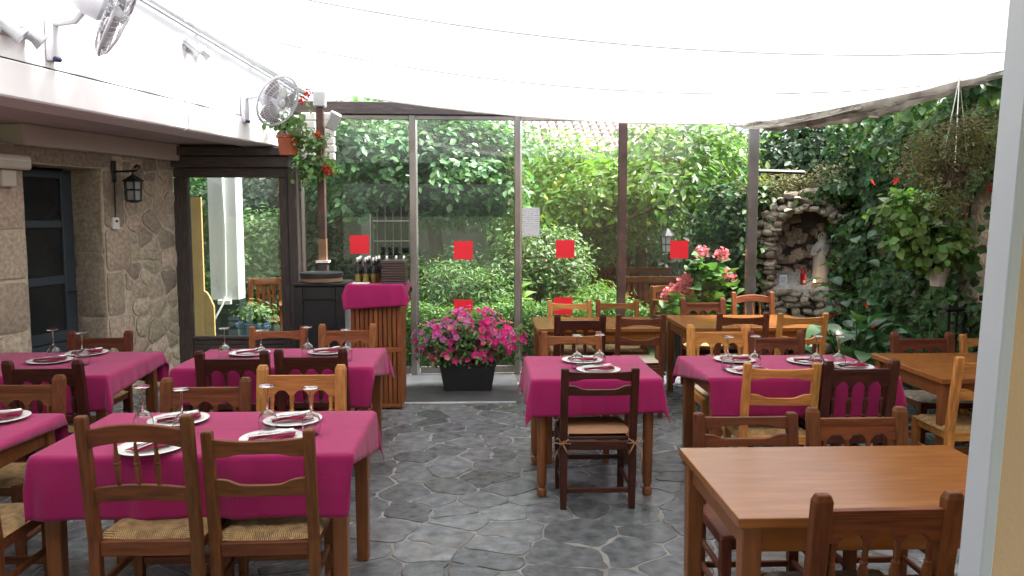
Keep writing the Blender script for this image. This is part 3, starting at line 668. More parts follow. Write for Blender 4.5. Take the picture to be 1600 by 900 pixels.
# bunched dirty edge at the far right corner
m_dirty = mat('weathered_sailcloth', (.48, .44, .39), .95, .45, 5, bump=.3, bscale=20, col2=(.72, .70, .66))
dn, dl = m_dirty.node_tree.nodes, m_dirty.node_tree.links; dt = dn.new('ShaderNodeBsdfTranslucent'); dm = dn.new('ShaderNodeMixShader'); dm.inputs[0].default_value = .5
dl.new(dn['Principled BSDF'].inputs['Base Color'].links[0].from_socket, dt.inputs[0]); dl.new(dn['Principled BSDF'].outputs[0], dm.inputs[1]); dl.new(dt.outputs[0], dm.inputs[2]); dl.new(dm.outputs[0], dn['Material Output'].inputs[0])
for rep in range(3):
    mb = MB(); vs = []; fs = []; K = 26
    for i in range(K + 1):
        t = .80 + .20 * i / K; p = sailpt(t, 1); env = max(.02, math.sin(math.pi * min(1, i / K * 1.02)) ** .7)
        for j in range(7):
            f = j / 6; wv_ = random.uniform(-.02, .02)
            vs.append(p + Vector((.03 * rep * f, -.05 * rep - f * .10 + wv_, (-.02 - (.17 - .04 * rep) * math.sin(f * 2.6) * env) + wv_)))
    fs = [(i * 7 + j, i * 7 + j + 1, (i + 1) * 7 + j + 1, (i + 1) * 7 + j) for i in range(K) for j in range(6)]
    mb.add(vs, fs); slp(mb.build('bunched_hem', m_dirty, sail, smooth=True))
# torn, stained flap hanging under the right of the far hem
mb = MB(); vs = []; fs = []; K = 18
for i in range(K + 1):
    t = .755 + .15 * i / K; yf_ = yfar(t); ln = (1.05 * math.sin(math.pi * (i + .5) / (K + 1)) ** .8) * random.uniform(.55, 1.0) + .1
    for j in range(7):
        f = j / 6; Y = yf_ - .02 - ln * f; vs.append(Vector((xl(Y) + (xr(Y) - xl(Y)) * t + .03 * math.sin(j * 2 + i), Y, sailz(t, Y) - .03 - .02 * math.sin(i * 1.3 + j * 1.1) ** 2 - .05 * (1 - f) * math.sin(math.pi * i / K))))
fs = [(i * 7 + j, i * 7 + j + 1, (i + 1) * 7 + j + 1, (i + 1) * 7 + j) for i in range(K) for j in range(6)]
mb.add(vs, fs); slp(mb.build('stained_flap', m_dirty, sail, smooth=True))

# ---------------------------------------------------------------- right: doorway edge by the camera
jw = thing('doorway_wall', 'beige plaster wall with a white door frame at the right edge of the picture', 'wall', (.945, 1.42, 0))
mb = MB(); vs = []
for z in (0, 3.0):
    l = .055 * (z - 1.1) / 1.5
    vs += [(.0 + .012 + l, 0, z), (3.4, 0, z), (3.4, .058, z), (.012 + l, .058, z)]
mb.add(vs, [(0, 1, 2, 3), (4, 5, 6, 7), (0, 1, 5, 4), (1, 2, 6, 5), (2, 3, 7, 6), (3, 0, 4, 7)]); mb.build('plaster_wall', m_beige, jw)
mb = MB(); vs = []
for z in (0, 3.0):
    l = .055 * (z - 1.1) / 1.5
    vs += [(-.012 + l, -.004, z), (.0115 + l, -.004, z), (.0115 + l, .066, z), (-.012 + l, .066, z)]
mb.add(vs, [(0, 1, 2, 3), (4, 5, 6, 7), (0, 1, 5, 4), (1, 2, 6, 5), (2, 3, 7, 6), (3, 0, 4, 7)]); mb.build('door_frame', m_trim, jw, bevel=.003)
# unseen building round the camera; ceiling and wall gap shaped for the light
bh = thing('rear_building', 'cream wall of the restaurant behind the viewer', 'building', (0, -2.6, 0))
for a_, b2 in (((-5, -.2, -.02), (-2.6, 0, 2.9)), ((2.6, -.2, -.02), (5, 0, 2.9)), ((-2.598, -.2, 2.5), (2.598, 0, 2.9))): mb = MB(); mb.box2(a_, b2); mb.build('wall', m_beige, bh)
mb = MB(); mb.box2((-4.5, .002, 2.75), (4.6, 3.98, 2.9)); mb.build('ceiling', m_plaster, bh)

# ================================================================ GARDEN
m_leaf_cam = leafmat('leaf_camellia', (.115, .25, .10), .34, .5, .30)
m_leaf_lem = leafmat('leaf_lemon', (.13, .23, .05), .4, .5, .42)
m_leaf_bush = leafmat('leaf_bush', (.115, .20, .068), .5, .5, .32)
m_leaf_dark = leafmat('leaf_dark', (.042, .088, .036), .5, .5, .25)
m_leaf_ivy = leafmat('leaf_ivy', (.056, .115, .036), .5, .65, .25, spec=.3)
m_leaf_lime = leafmat('leaf_lime', (.12, .225, .045), .5, .4, .4)
m_leaf_hedge = leafmat('leaf_hedge', (.085, .18, .04), .5, .5, .3)
m_leaf_rust = leafmat('leaf_rust', (.125, .115, .05), .6, .5, .3)
lawn = MB(); lawn.add([(-9, 8.95, -.012), (9, 8.95, -.012), (12, 30, -.012), (-12, 30, -.012)], [(0, 1, 2, 3)])
struct(lawn.build('lawn', mat('lawn_green', (.07, .12, .035), .95, .35, 3, bump=.4, bscale=40, coords='World')))
def ell(px, py, Y, rpx, rpy, ry):
    c = at(px, py, Y); return (c.x, c.y, c.z, rpx * Y / F, ry, rpy * Y / F)
def tree(name, label, base, blobs, n, size, m, limbs, cat='tree', asp=.5, seed=1, r0=.09, clump=.16, nclump=None, group=None, upb=.6, shell=.45):
    t = thing(name, label, cat, base, group=group); iv = Matrix.Translation(-Vector(base))
    P, N = crown_pts(blobs, n, seed, clump, nclump, upb, shell); o = leaves('crown', P, N, size, m, t, asp, seed); o.matrix_parent_inverse = iv
    for i, l in enumerate(limbs): o = trunk('trunk' if i == 0 else 'limb', l, r0 if i == 0 else r0 * .4, r0 * .55 if i == 0 else r0 * .12, m_bark, t); o.matrix_parent_inverse = iv
    return t
Yc = 11.2
b_ = at(684, 430, Yc); base = (b_.x, b_.y, -.02)
tree('camellia_tree', 'broad glossy leaved evergreen tree behind the two left glass panes', base,
     [ell(560, 250, Yc, 95, 95, .9), ell(650, 235, Yc, 110, 80, 1.0), ell(740, 240, Yc, 90, 85, .9), ell(600, 200, Yc + .6, 130, 60, .9), ell(760, 300, Yc, 60, 50, .6), ell(700, 320, Yc + .2, 60, 40, .6), ell(560, 300, Yc - .2, 70, 45, .6), ell(700, 250, Yc - .5, 105, 75, .5), ell(765, 260, Yc - .4, 60, 80, .5), ell(545, 230, Yc - .6, 80, 70, .5)],
     17000, .108, m_leaf_cam, [[base, (b_.x + .03, b_.y, .8), (b_.x - .04, b_.y, 1.5), (b_.x, b_.y, 2.0)], [(b_.x, b_.y, 1.6), (b_.x - .6, b_.y, 2.2), (b_.x - 1.1, b_.y - .2, 2.6)], [(b_.x, b_.y, 1.7), (b_.x + .4, b_.y + .1, 2.3), (b_.x + .7, b_.y, 2.8)]], seed=3, r0=.13, clump=.14, nclump=330, asp=.6, upb=1.0)
Yl = 12.0
b_ = at(1150, 430, Yl); base = (b_.x, b_.y, -.02)
lim = [at(1150, 330, Yl), at(1080, 268, Yl), at(1010, 205, Yl)]
lem = tree('lemon_tree', 'sprawling pale green lemon tree with bare branches behind the right glass panes', base,
     [ell(890, 280, Yl + .5, 80, 55, .9), ell(960, 300, Yl, 80, 55, .8), ell(1040, 290, Yl - .2, 85, 60, .9), ell(1110, 250, Yl, 70, 60, .9), ell(1050, 225, Yl + .4, 90, 40, .8), ell(900, 320, Yl, 70, 35, .6), ell(860, 250, Yl + 1, 40, 50, .6)],
     6500, .125, m_leaf_lem, [[base, (b_.x + .05, b_.y, .9), tuple(at(1148, 340, Yl))], [tuple(q) for q in lim], [tuple(at(1140, 320, Yl)), tuple(at(1060, 310, Yl - .3)), tuple(at(960, 350, Yl - .5)), tuple(at(880, 370, Yl - .3))]], seed=5, r0=.12, clump=.2, nclump=230)
lm = MB(); prof = [(.0, -.055), (.012, -.05), (.03, -.03), (.036, 0), (.03, .03), (.012, .048), (.0, .056)]; lm.lathe(prof, n=8, cap=False)
lmesh = lm.mesh('lemon', mat('lemon_skin', (.50, .46, .08), .45, .1, 20), smooth=True)
for px, py in ((870, 288), (945, 302), (920, 330), (880, 275), (1020, 350), (1001, 300), (855, 310), (948, 285), (1075, 250)):
    p_ = at(px, py, Yl - .75); link('lemon', lmesh, lem, p_ - Vector(lem.location) + Vector((0, .3, 0)), (random.uniform(0, 3), random.uniform(0, 3), 0))
Yb = 10.6
b_ = at(840, 440, Yb)
tree('garden_shrub', 'pale green rounded shrub behind the middle glass pane, beside the notice sheet', (b_.x, b_.y, -.02),
     [ell(840, 410, Yb, 70, 55, .6), ell(790, 430, Yb, 50, 50, .5), ell(885, 420, Yb, 40, 60, .5), ell(830, 380, Yb, 60, 30, .5)], 7000, .065, m_leaf_bush, [[(b_.x, b_.y, -.02), (b_.x, b_.y, .5), (b_.x + .05, b_.y, 1.0)]], 'shrub', seed=8, r0=.05, clump=.11, nclump=260)
b_ = at(700, 460, 10.2)
tree('garden_shrub', 'feathery low shrub left of centre, under the broad evergreen tree', (b_.x, b_.y, -.02),
     [ell(700, 440, 10.2, 50, 40, .4), ell(760, 455, 10.0, 40, 35, .4), ell(665, 460, 10.2, 25, 30, .3)], 4200, .075, m_leaf_hedge, [[(b_.x, b_.y, -.02), (b_.x, b_.y, .4), (b_.x + .05, b_.y, .8)]], 'shrub', seed=9, r0=.04, clump=.12, nclump=150, asp=.25)
b_ = at(935, 470, 10.4)
tree('garden_shrub', 'bright green clump of low grass-like plant by the wooden benches', (b_.x, b_.y, -.02),
     [ell(930, 470, 10.4, 35, 25, .35), ell(900, 480, 10.2, 40, 20, .3)], 2600, .11, m_leaf_lime, [[(b_.x, b_.y, -.02), (b_.x, b_.y, .2), (b_.x + .02, b_.y, .4)]], 'shrub', seed=10, r0=.03, clump=.1, asp=.16, nclump=100)
# large pale hosta-like leaves at the hedge
def bigleaf_mesh(name, m, L=.3, Wd=.2):
    mb = MB(); vs = []; fs = []
    pr = [0, .55, .9, 1.0, .85, .5, .04]
    for i, w in enumerate(pr):
        f = i / 6
        for s_ in (-1, -.5, 0, .5, 1): vs.append((s_ * w * Wd / 2, f * L, .10 * L * math.sin(f * 2.6) - .25 * L * f * f + abs(s_) * w * Wd * .12))
    fs = [(i * 5 + j, i * 5 + j + 1, (i + 1) * 5 + j + 1, (i + 1) * 5 + j) for i in range(6) for j in range(4)]
    mb.add(vs, fs); return mb.mesh(name, m, smooth=True)
ml_pale = bigleaf_mesh('leaf', leafmat('leaf_pale', (.26, .42, .12), .5, .25, .4))
ho = thing('garden_plant', 'plant with big pale lime leaves behind the box hedge, right of centre', 'plant', (at(800, 460, 9.9).x, 9.9, 0))
for k in range(16):
    a_ = k * 2.4; zt_ = .45 + .4 * random.random()
    mb_ = link('leaf', ml_pale, ho, (.10 * math.cos(a_), .10 * math.sin(a_), zt_), (random.uniform(.0, .9), random.uniform(-.3, .3), a_))
mb = MB()
for k in range(6): mb.tube([(0, 0, 0), (.05 * math.cos(k), .05 * math.sin(k), .4), (.11 * math.cos(k * 2.4), .1 * math.sin(k * 2.4), .75)], .008, 5)
mb.build('stem', m_leaf_lime, ho)
# clipped box hedge
hx0, hx1 = at(630, 480, 9.45).x, at(1010, 480, 9.45).x
rng = np.random.default_rng(4); nh = 15000
P = np.stack([rng.uniform(hx0, hx1, nh), rng.uniform(9.2, 9.75, nh), rng.uniform(.02, .62, nh)], 1)
top = rng.random(nh) < .38; P[top, 2] = .62 + rng.normal(size=top.sum()) * .035; fr_ = ~top & (rng.random(nh) < .7); P[fr_, 1] = 9.2 + rng.normal(size=fr_.sum()) * .03
P[:, 2] += .04 * np.sin(P[:, 0] * 5) * (P[:, 2] > .4)
N = rng.normal(size=(nh, 3)) * .6; N[top, 2] += 1; N[fr_, 1] -= 1
hd = thing('box_hedge', 'low clipped green box hedge running behind the glass', 'hedge', ((hx0 + hx1) / 2, 9.45, 0)); hi_ = Matrix.Translation((-(hx0 + hx1) / 2, -9.45, 0))
o = leaves('foliage', P, N, .045, m_leaf_hedge, hd, .55, 3); o.matrix_parent_inverse = hi_
mb = MB(); mb.box2((hx0 + .05, 9.28, 0), (hx1 - .05, 9.68, .52)); o = mb.build('twig_core', m_bark, hd); o.matrix_parent_inverse = hi_
# dark planting that closes off the garden
def mass(name, label, blobs, n, size, m, seed, asp=.5, clump=.25, nclump=None, cat='tree'):
    c = blobs[0]; return tree(name, label, (c[0], c[1], -.02), blobs, n, size, m, [[(c[0], c[1], -.02), (c[0] + .05, c[1], c[2] * .5), (c[0], c[1], c[2])]], cat, asp, seed, .12, clump, nclump)
mass('background_tree', 'dark evergreen tree deep in the garden behind the benches', [ell(1100, 360, 14.5, 110, 100, 1.0), ell(1010, 400, 14.5, 80, 80, 1.0), ell(1180, 320, 14, 70, 110, .9)], 7000, .16, m_leaf_dark, 21)
mass('background_tree', 'tall dark tree rising at the right behind the shrine', [ell(1250, 240, 12.6, 75, 75, .9), ell(1330, 225, 12.2, 80, 80, .9), ell(1200, 330, 12.8, 60, 110, .9)], 7000, .13, m_leaf_dark, 22)
mass('background_tree', 'light leafy tree in the far middle of the garden, below the tiled roof', [ell(890, 300, 15, 80, 70, 1.2), ell(830, 320, 15.5, 60, 80, 1), ell(960, 330, 15, 70, 90, 1)], 6500, .14, m_leaf_lem, 23)
mass('background_shrub', 'dark green shrub at the foot of the house behind the glass', [ell(620, 440, 11.9, 60, 40, .4), ell(500, 420, 11.5, 40, 90, .4), ell(700, 430, 12.1, 70, 50, .4)], 5000, .09, m_leaf_dark, 24, cat='shrub', clump=.15)
mass('background_shrub', 'bright green shrub seen through the glazed timber bay', [ell(410, 380, 11.2, 45, 55, .5), ell(395, 440, 10.9, 40, 50, .4)], 4500, .085, m_leaf_bush, 25, cat='shrub', clump=.14)
mass('background_shrub', 'dark leaning shrub at the upper left behind the glazed bay', [ell(400, 310, 12.5, 60, 50, .6), ell(340, 330, 12.8, 60, 80, .5), ell(470, 300, 12.5, 50, 130, .6)], 4500, .11, m_leaf_dark, 26, cat='shrub', clump=.2)
mass('background_shrub', 'mid green shrub to the right of the benches under the lemon tree', [ell(1000, 350, 13.2, 60, 45, .6), ell(930, 380, 12.6, 40, 40, .5)], 3800, .09, m_leaf_bush, 27, cat='shrub', clump=.16)
# far hedge closing the plot
rng = np.random.default_rng(6); nh = 16000
P = np.stack([rng.uniform(-9, 10, nh), 17 + rng.normal(size=nh) * .25, rng.uniform(0, 3.0, nh)], 1); P[:, 1] += .4 * np.sin(P[:, 0] * 2.3) * np.cos(P[:, 2] * 2)
N = rng.normal(size=(nh, 3)) * .5 + np.array([0, -.8, .5])
fh = thing('far_hedge', 'tall dense hedge closing the end of the garden', 'hedge', (0, 17, 0)); o = leaves('foliage', P, N, .20, m_leaf_hedge, fh, .55, 6); o.matrix_parent_inverse = Matrix.Translation((0, -17, 0))
mb = MB(); mb.box2((-9, .45, 0), (10, .8, 2.0)); mb.build('twig_core', m_bark, fh)
# neighbour house with tiled roof
Yr = 22
ra = at(835, 226, Yr); rb_ = at(985, 190, Yr)
nb_ = thing('neighbour_house', 'far house with a pale weathered tiled roof above the garden trees', 'house', ((ra.x + rb_.x) / 2, Yr, 0))
wd = 6.0; mb = MB(); mb.box2((-wd / 2, .5, 0), (wd / 2, 5, ra.z)); mb.build('wall', m_plaster, nb_)
m_tile = mat('roof_tile', (.34, .27, .24), .9, .35, 14, bump=.3, bscale=30, island=.3)
tm = MB(); prof = [(-.13, 0), (-.09, .05), (0, .075), (.09, .05), (.13, 0)]
for e in (0, 1): tm.add([], [])
vs = [(x * (1 - .12 * e), y_, z + .025 * (1 - e)) for e, y_ in ((0, 0), (1, .42)) for x, z in prof]
tm.add(vs, [(i, i + 1, 6 + i, 5 + i) for i in range(4)] + [(4, 3, 2, 1, 0)]); tmesh = tm.mesh('tile', m_tile)
sl = math.atan2(.42, 1); rows = 7; cnt = 0; roof = None
mb = MB(); mb.add([(-wd / 2 - .2, 0, 0), (wd / 2 + .2, 0, 0), (wd / 2 + .2, 3.0, 3.0 * .42), (-wd / 2 - .2, 3.0, 3.0 * .42)], [(0, 1, 2, 3)]); roof = mb.build('roof', m_tile, nb_); roof.location = (0, .1, ra.z - .25)
for r_ in range(rows + 1):
    for c_ in range(24):
        link('tile', tmesh, roof, (-wd / 2 + .13 + c_ * .25, r_ * .38, r_ * .38 * .42 + .02), (sl, 0, random.uniform(-.03, .03)))
# dim wall with barred window behind the camellia
Yh = 12.9
dh = thing('garden_house', 'dim rendered garden house with a barred window in the shade of the evergreen', 'house', (at(590, 400, Yh).x, Yh, 0))
hx = lambda px: at(px, 400, Yh).x - dh.location.x
hz = lambda py: at(590, py, Yh).z
m_darkwall = mat('dark_render', (.10, .085, .08), .95, .2, 3, bump=.2)
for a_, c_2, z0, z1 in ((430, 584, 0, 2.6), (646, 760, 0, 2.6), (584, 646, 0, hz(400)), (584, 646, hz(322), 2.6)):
    mb = MB(); mb.box2((hx(a_) + .002, 0, z0), (hx(c_2) - .002, .25, z1)); mb.build('wall', m_darkwall, dh)
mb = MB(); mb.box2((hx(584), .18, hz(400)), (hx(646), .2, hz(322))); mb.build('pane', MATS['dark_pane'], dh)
for k in range(5):
    x_ = hx(584) + (hx(646) - hx(584)) * (k + .5) / 5; mb = MB(); mb.tube([(x_, -.02, hz(400)), (x_, -.02, hz(322))], .009, 5); mb.build('window_bar', m_bronze, dh)
for f in (.3, .7):
    z_ = hz(400) + (hz(322) - hz(400)) * f; mb = MB(); mb.tube([(hx(584), -.035, z_), (hx(646), -.035, z_)], .009, 5); mb.build('window_bar', m_bronze, dh)
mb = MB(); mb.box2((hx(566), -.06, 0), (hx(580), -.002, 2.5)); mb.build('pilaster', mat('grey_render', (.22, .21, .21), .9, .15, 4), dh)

# garden benches
def bench(label, px0, px1, ytop, Y, col, rz=0):
    a_, b2 = at(px0, ytop, Y), at(px1, ytop, Y); w = b2.x - a_.x; h = a_.z
    t = thing('garden_bench', label, 'bench', ((a_.x + b2.x) / 2, Y, 0), rz, 'slatted wooden garden seats'); m_z, m_x = wood(col, 'z', .6), wood(col, 'x', .6)
    for s_ in (-1, 1):
        mb = MB(); mb.loft([(s_ * (w / 2 - .03), 0, 0, .03, .03), (s_ * (w / 2 - .03), 0, h, .03, .03)]); mb.build('leg', m_z, t, bevel=.005)
        mb = MB(); mb.loft([(s_ * (w / 2 - .03), -.5, 0, .03, .03), (s_ * (w / 2 - .03), -.5, .62, .03, .03)]); mb.build('leg', m_z, t, bevel=.005)
        mb = MB(); mb.box((s_ * (w / 2 - .03), -.25, .635), (.07, .6, .03)); mb.build('armrest', m_x, t, bevel=.006)
    mb = MB(); mb.box((0, 0, h - .045), (w - .124, .035, .09)); mb.build('top_rail', m_x, t, bevel=.006)
    mb = MB(); mb.box((0, 0, .5), (w - .124, .035, .06)); mb.build('lower_rail', m_x, t, bevel=.006)
    k = int(w / .10)
    for i in range(k):
        mb = MB(); mb.box((-w / 2 + .09 + (w - .18) * (i + .5) / k, 0, (.53 + h - .09) / 2), (.045, .018, h - .09 - .53)); mb.build('back_slat', m_z, t)
    for i in range(5): mb = MB(); mb.box((0, -.06 - i * .1, .43), (w - .05, .08, .022)); mb.build('seat_slat', m_x, t, bevel=.004)
bench('farthest slatted wooden garden bench, its pale top rail lit by the sky', 914, 985, 400, 13.4, 'mid')
bench('dark slatted wooden bench in the middle of the garden, left half of the row', 930, 1050, 418, 12.4, 'red')
bench('nearest slatted bench in the garden, behind the brown post of the glass screen', 968, 1062, 432, 11.2, 'brown')
bench('turned slatted garden chair to the left of the pink geraniums', 1012, 1062, 446, 10.4, 'mid', .5)
# lantern hanging in the garden
q = at(1043, 378, 10.0)
gl = thing('garden_lantern', 'black lantern with pale panes hanging in the garden beside a red sticker', 'lantern', q)
mb = MB(); mb.lathe([(.01, .17), (.05, .13), (.095, .08), (.10, .065)], n=6); mb.build('cap', m_black, gl)
mb = MB(); mb.lathe([(.075, .063), (.06, -.12)], n=6); mb.build('pane', mat('lantern_pale', (.5, .55, .6), .3, .05, 5), gl)
mb = MB()
for k in range(6):
    a_ = k * math.pi / 3; mb.tube([(.08 * math.cos(a_), .08 * math.sin(a_), .065), (.065 * math.cos(a_), .065 * math.sin(a_), -.125)], .007, 4)
for z_, r_ in ((-.03, .072), (-.125, .065)): mb.tube([(r_ * math.cos(k * math.pi / 3), r_ * math.sin(k * math.pi / 3), z_) for k in range(6)], .007, 4, closed=True)
mb.build('cage', m_black, gl); mb = MB(); mb.tube([(0, 0, .17), (0, 0, .5), (.2, .1, .9)], .006, 5); mb.build('hanger', m_black, gl)

# view through the glazed bay: white column, yellow board, seat, blue pot
q = at(352, 470, 9.7)
wc = thing('white_column', 'white square column with a grey cable seen through the glazed timber bay', 'column', (q.x, 9.7, 0))
mb = MB(); mb.box2((-.17, 0, .72), (.17, .25, 2.6)); mb.build('shaft', m_plaster, wc, bevel=.01)
mb = MB(); mb.box2((-.15, .0, 0), (.17, .25, .715)); mb.build('plinth', mat('dark_green_paint', (.018, .04, .035), .6, .2, 5), wc)
mb = MB(); mb.tube([(.02, -.02, 2.3), (.03, -.02, 1.6), (.02, -.02, .8), (-.02, -.06, .66), (-.1, -.1, .5), (-.16, -.1, .35)], .012, 6); mb.build('cable', m_white, wc, smooth=True)
mb = MB(); mb.box((.0, -.02, .70), (.16, .05, .06)); mb.build('socket_box', m_white, wc, bevel=.008)
q = at(312, 420, 9.2)
yb = thing('yellow_board', 'tall honey yellow wooden board behind the left edge of the glazed bay', 'board', (q.x, 9.2, 0))
mb = MB(); mb.board(-.10, .045, lambda x: at(312, 308, 9.2).z, lambda x: .0, lambda x, z: 0, .04, 4); mb.build('upright', mat('pale_yellow_board', (.62, .40, .16), .6, .12, 4), yb)
mb = MB(); mb.board(.047, .15, lambda x: .72 + .16 * math.cos((x - .045) * 16), lambda x: .0, lambda x, z: 0, .04, 8); mb.build('foot', mat('pale_yellow_board', (.62, .40, .16), .6, .12, 4), yb)
bench('slatted teak folding seat seen through the right of the glazed bay', 388, 442, 434, 10.3, 'mid', .25)
q = at(396, 512, 9.5)
bpot = thing('blue_pot', 'blue glazed flower pot with a green plant behind the glazed bay', 'pot', (q.x, 9.5, 0))
mb = MB(); mb.lathe([(.11, 0), (.17, .25), (.18, .42), (.20, .44), (.20, .48), (.17, .48), (.16, .43)], n=20, cap=False); mb.build('pot', mat('blue_glaze', (.08, .14, .26), .25, .15, 5), bpot, smooth=2)
P, N = crown_pts([(.04, 0, .58, .16, .16, .12)], 450, 31, .06, 40); leaves('foliage', P, N, .07, m_leaf_bush, bpot, .4, 31)

# ---------------------------------------------------------------- right boundary wall and ivy
RW = Wall2((4.22, 5.0), (4.80, 10.9))
rw = thing('garden_wall', 'brown rubble stone wall behind the ivy at the right of the courtyard', 'wall', RW.p(0, 0))
rwi = Matrix.Translation(-RW.p(0, 0)); tR0, tR1 = RW.t(Vector((4.0, 1.6, 0))), RW.t(Vector((4.8, 10.9, 0)))
mb = MB(); wbox(mb, RW, tR0, tR1, .02, .4, -.02, 2.75); o = mb.build('mortar_core', m_joint, rw); o.matrix_parent_inverse = rwi
RM = rwi @ Matrix(((RW.d.x, 0, -RW.n.x, RW.a.x), (RW.d.y, 0, -RW.n.y, RW.a.y), (0, 1, 0, 0), (0, 0, 0, 1)))
for p in cells(darts(.6, 2.4, .6, 2.6, .14, .28, 70, sy=.65), .6, 2.4, .6, 2.6, .022):
    q = soften(p, .008)
    if len(q) >= 3:
        (cx, cy), m_ = slabmesh(q, random.uniform(-.01, .012), .02, .015, base=-.05); o = link('stone', m_.mesh('stone', m_granite, smooth=2), rw); o.matrix_basis = RM @ Matrix.Translation((cx, cy, 0))
def ivy_sheet(name, label, t0, t1, z0, z1, n, size, m, seed, depth=.28, keep=None, cat='climber', asp=.85):
    rng = np.random.default_rng(seed); t = rng.uniform(t0, t1, n); z = rng.uniform(z0, z1, n)
    bul = depth * (.55 + .45 * np.sin(t * 3.1 + seed) * np.cos(z * 3.3 + t * 1.3)) + .12 * np.sin(t * 9 + z * 4) * np.sin(z * 8 + 1)
    off = -np.abs(bul * rng.uniform(.45, 1.05, n)) - .02
    if keep is not None: k = keep(t, z, rng); t, z, off = t[k], z[k], off[k]
    P = np.stack([RW.a.x + RW.d.x * t + RW.n.x * off, RW.a.y + RW.d.y * t + RW.n.y * off, z], 1)
    N = np.array([-.7, -.45, .55]) + rng.normal(size=(len(t), 3)) * .42
    th = thing(name, label, cat, tuple(RW.p((t0 + t1) / 2, 0, -.05))); o = leaves('foliage', P, N, size, m, th, asp, seed, droop=.5); o.matrix_parent_inverse = Matrix.Translation(-RW.p((t0 + t1) / 2, 0, -.05))
    mb = MB()
    for k in range(7):
        tt = t0 + (t1 - t0) * (k + .5) / 7; mb.tube([RW.p(tt + .1 * math.sin(z_ * 3 + k), z_, -.03) for z_ in np.linspace(.0, z1 * .95, 8)], [.018 - .0018 * i for i in range(8)], 5)
    o = mb.build('stems', m_bark, th); o.matrix_parent_inverse = Matrix.Translation(-RW.p((t0 + t1) / 2, 0, -.05)); return th
ivy_sheet('ivy', 'dense dark green ivy covering the right boundary wall', -1.2, 5.9, .1, 2.95, 15000, .085, m_leaf_ivy, 41, .34,
          keep=lambda t, z, r: ~((t > .9) & (t < 2.0) & (z > 1.0) & (z < 1.95) & (r.random(len(t)) < .93)))
ivy_sheet('climbing_creeper', 'bright green creeper spilling over the top of the right wall', -.8, 3.0, 2.35, 3.05, 1700, .12, m_leaf_bush, 43, .3)
# light green hanging geranium foliage on the wall, in a white pot
def hang_pot(name, label, px, py, Y, potm, foliage, fm, n, size, seed, hook=None, flower=None, pr=(.10, .07, .16), cat='potted plant', asp=.8, clump=.07, fl_col=None):
    q = at(px, py, Y); t = thing(name, label, cat, q)
    mb = MB(); a_, b2, h = pr; mb.lathe([(b2, -h), (a_, 0), (a_ * 1.12, .005), (a_ * 1.12, .03), (a_ * .95, .03), (a_ * .9, -.02)], n=16); mb.build('pot', potm, t, smooth=2)
    P, N = crown_pts(foliage, n, seed, clump, max(25, n // 25)); leaves('foliage', P, N, size, fm, t, asp, seed, droop=.5)
    if hook:
        for k in range(3): a1 = k * 2.09; mb = MB(); mb.tube([(a_ * math.cos(a1), a_ * math.sin(a1), .02), (0, 0, hook)], .005, 4); mb.build('chain', m_steel, t)
    return t
white_pot = mat('white_pot', (.45, .42, .39), .6, .1, 6)
hang_pot('hanging_geranium', 'lime green leafy plant in a small white pot on the ivy wall', 1466, 424, 6.45, white_pot, [(-.08, 0, .25, .30, .2, .22), (-.24, .05, .45, .26, .2, .2), (.02, 0, .12, .2, .16, .1), (.0, .05, .55, .2, .15, .15)], leafmat('leaf_wallpot', (.10, .185, .045), .5, .5, .3), 1100, .085, 51, pr=(.075, .055, .12))
hang_pot('hanging_basket', 'big rusty brown and green bushy hanging basket at upper right', 1492, 262, 5.9, m_bark, [(0, 0, .14, .36, .3, .24), (-.2, 0, .05, .25, .2, .2), (.15, 0, .28, .22, .2, .16), (-.05, 0, -.18, .2, .2, .25)], m_leaf_rust, 5200, .032, 52, hook=.66, asp=.35, clump=.06)
# red anthurium-like blooms in the ivy
def bloom_mesh(name, m, k=6, r=.05):
    mb = MB()
    for i in range(k):
        a_ = i * 2 * math.pi / k; d_ = Vector((math.cos(a_), math.sin(a_), .35)); s_ = Vector((-math.sin(a_), math.cos(a_), 0))
        mb.add([(0, 0, 0), d_ * r * .6 + s_ * r * .42, d_ * r, d_ * r * .6 - s_ * r * .42], [(0, 1, 2, 3)])
    return mb.mesh(name, m)
def petalmat(name, c, tr=.35):
    m = mat(name, c, .85, .15, 20, island=.22, spec=.1); n = m.node_tree.nodes; L = m.node_tree.links; t = n.new('ShaderNodeBsdfTranslucent'); x = n.new('ShaderNodeMixShader'); x.inputs[0].default_value = tr
    L.new(n['Principled BSDF'].inputs['Base Color'].links[0].from_socket, t.inputs[0]); L.new(n['Principled BSDF'].outputs[0], x.inputs[1]); L.new(t.outputs[0], x.inputs[2]); L.new(x.outputs[0], n['Material Output'].inputs[0]); return m
m_fl_red = petalmat('petal_red', (.52, .02, .015)); m_fl_hot = petalmat('petal_hot_pink', (.70, .05, .26)); m_fl_lilac = petalmat('petal_lilac', (.66, .19, .47)); m_fl_pale = petalmat('petal_pale_pink', (.78, .27, .30))
bl_red = bloom_mesh('flower', m_fl_red, 4, .045)
ant = thing('red_anthurium', 'scattered red spathe flowers growing through the ivy on the right wall', 'flowers', at(1362, 285, 7.2))
for px, py, Y in ((1362, 285, 7.2), (1402, 283, 7.0), (1505, 335, 6.3), (1366, 512, 6.6), (1300, 495, 7.6), (1552, 294, 5.9), (1352, 479, 6.7)):
    link('flower', bl_red, ant, at(px, py, Y) - Vector(ant.location), (random.uniform(.3, 1.2), random.uniform(-.4, .4), random.uniform(0, 6)))
mb = MB()
for px, py, Y in ((1362, 285, 7.2), (1402, 283, 7.0), (1366, 512, 6.6), (1552, 294, 5.9)): p_ = at(px, py, Y) - Vector(ant.location); mb.tube([p_, p_ + Vector((.1, .1, -.15)), p_ + Vector((.3, .2, -.3))], .004, 4)
mb.build('stem', m_leaf_ivy, ant)
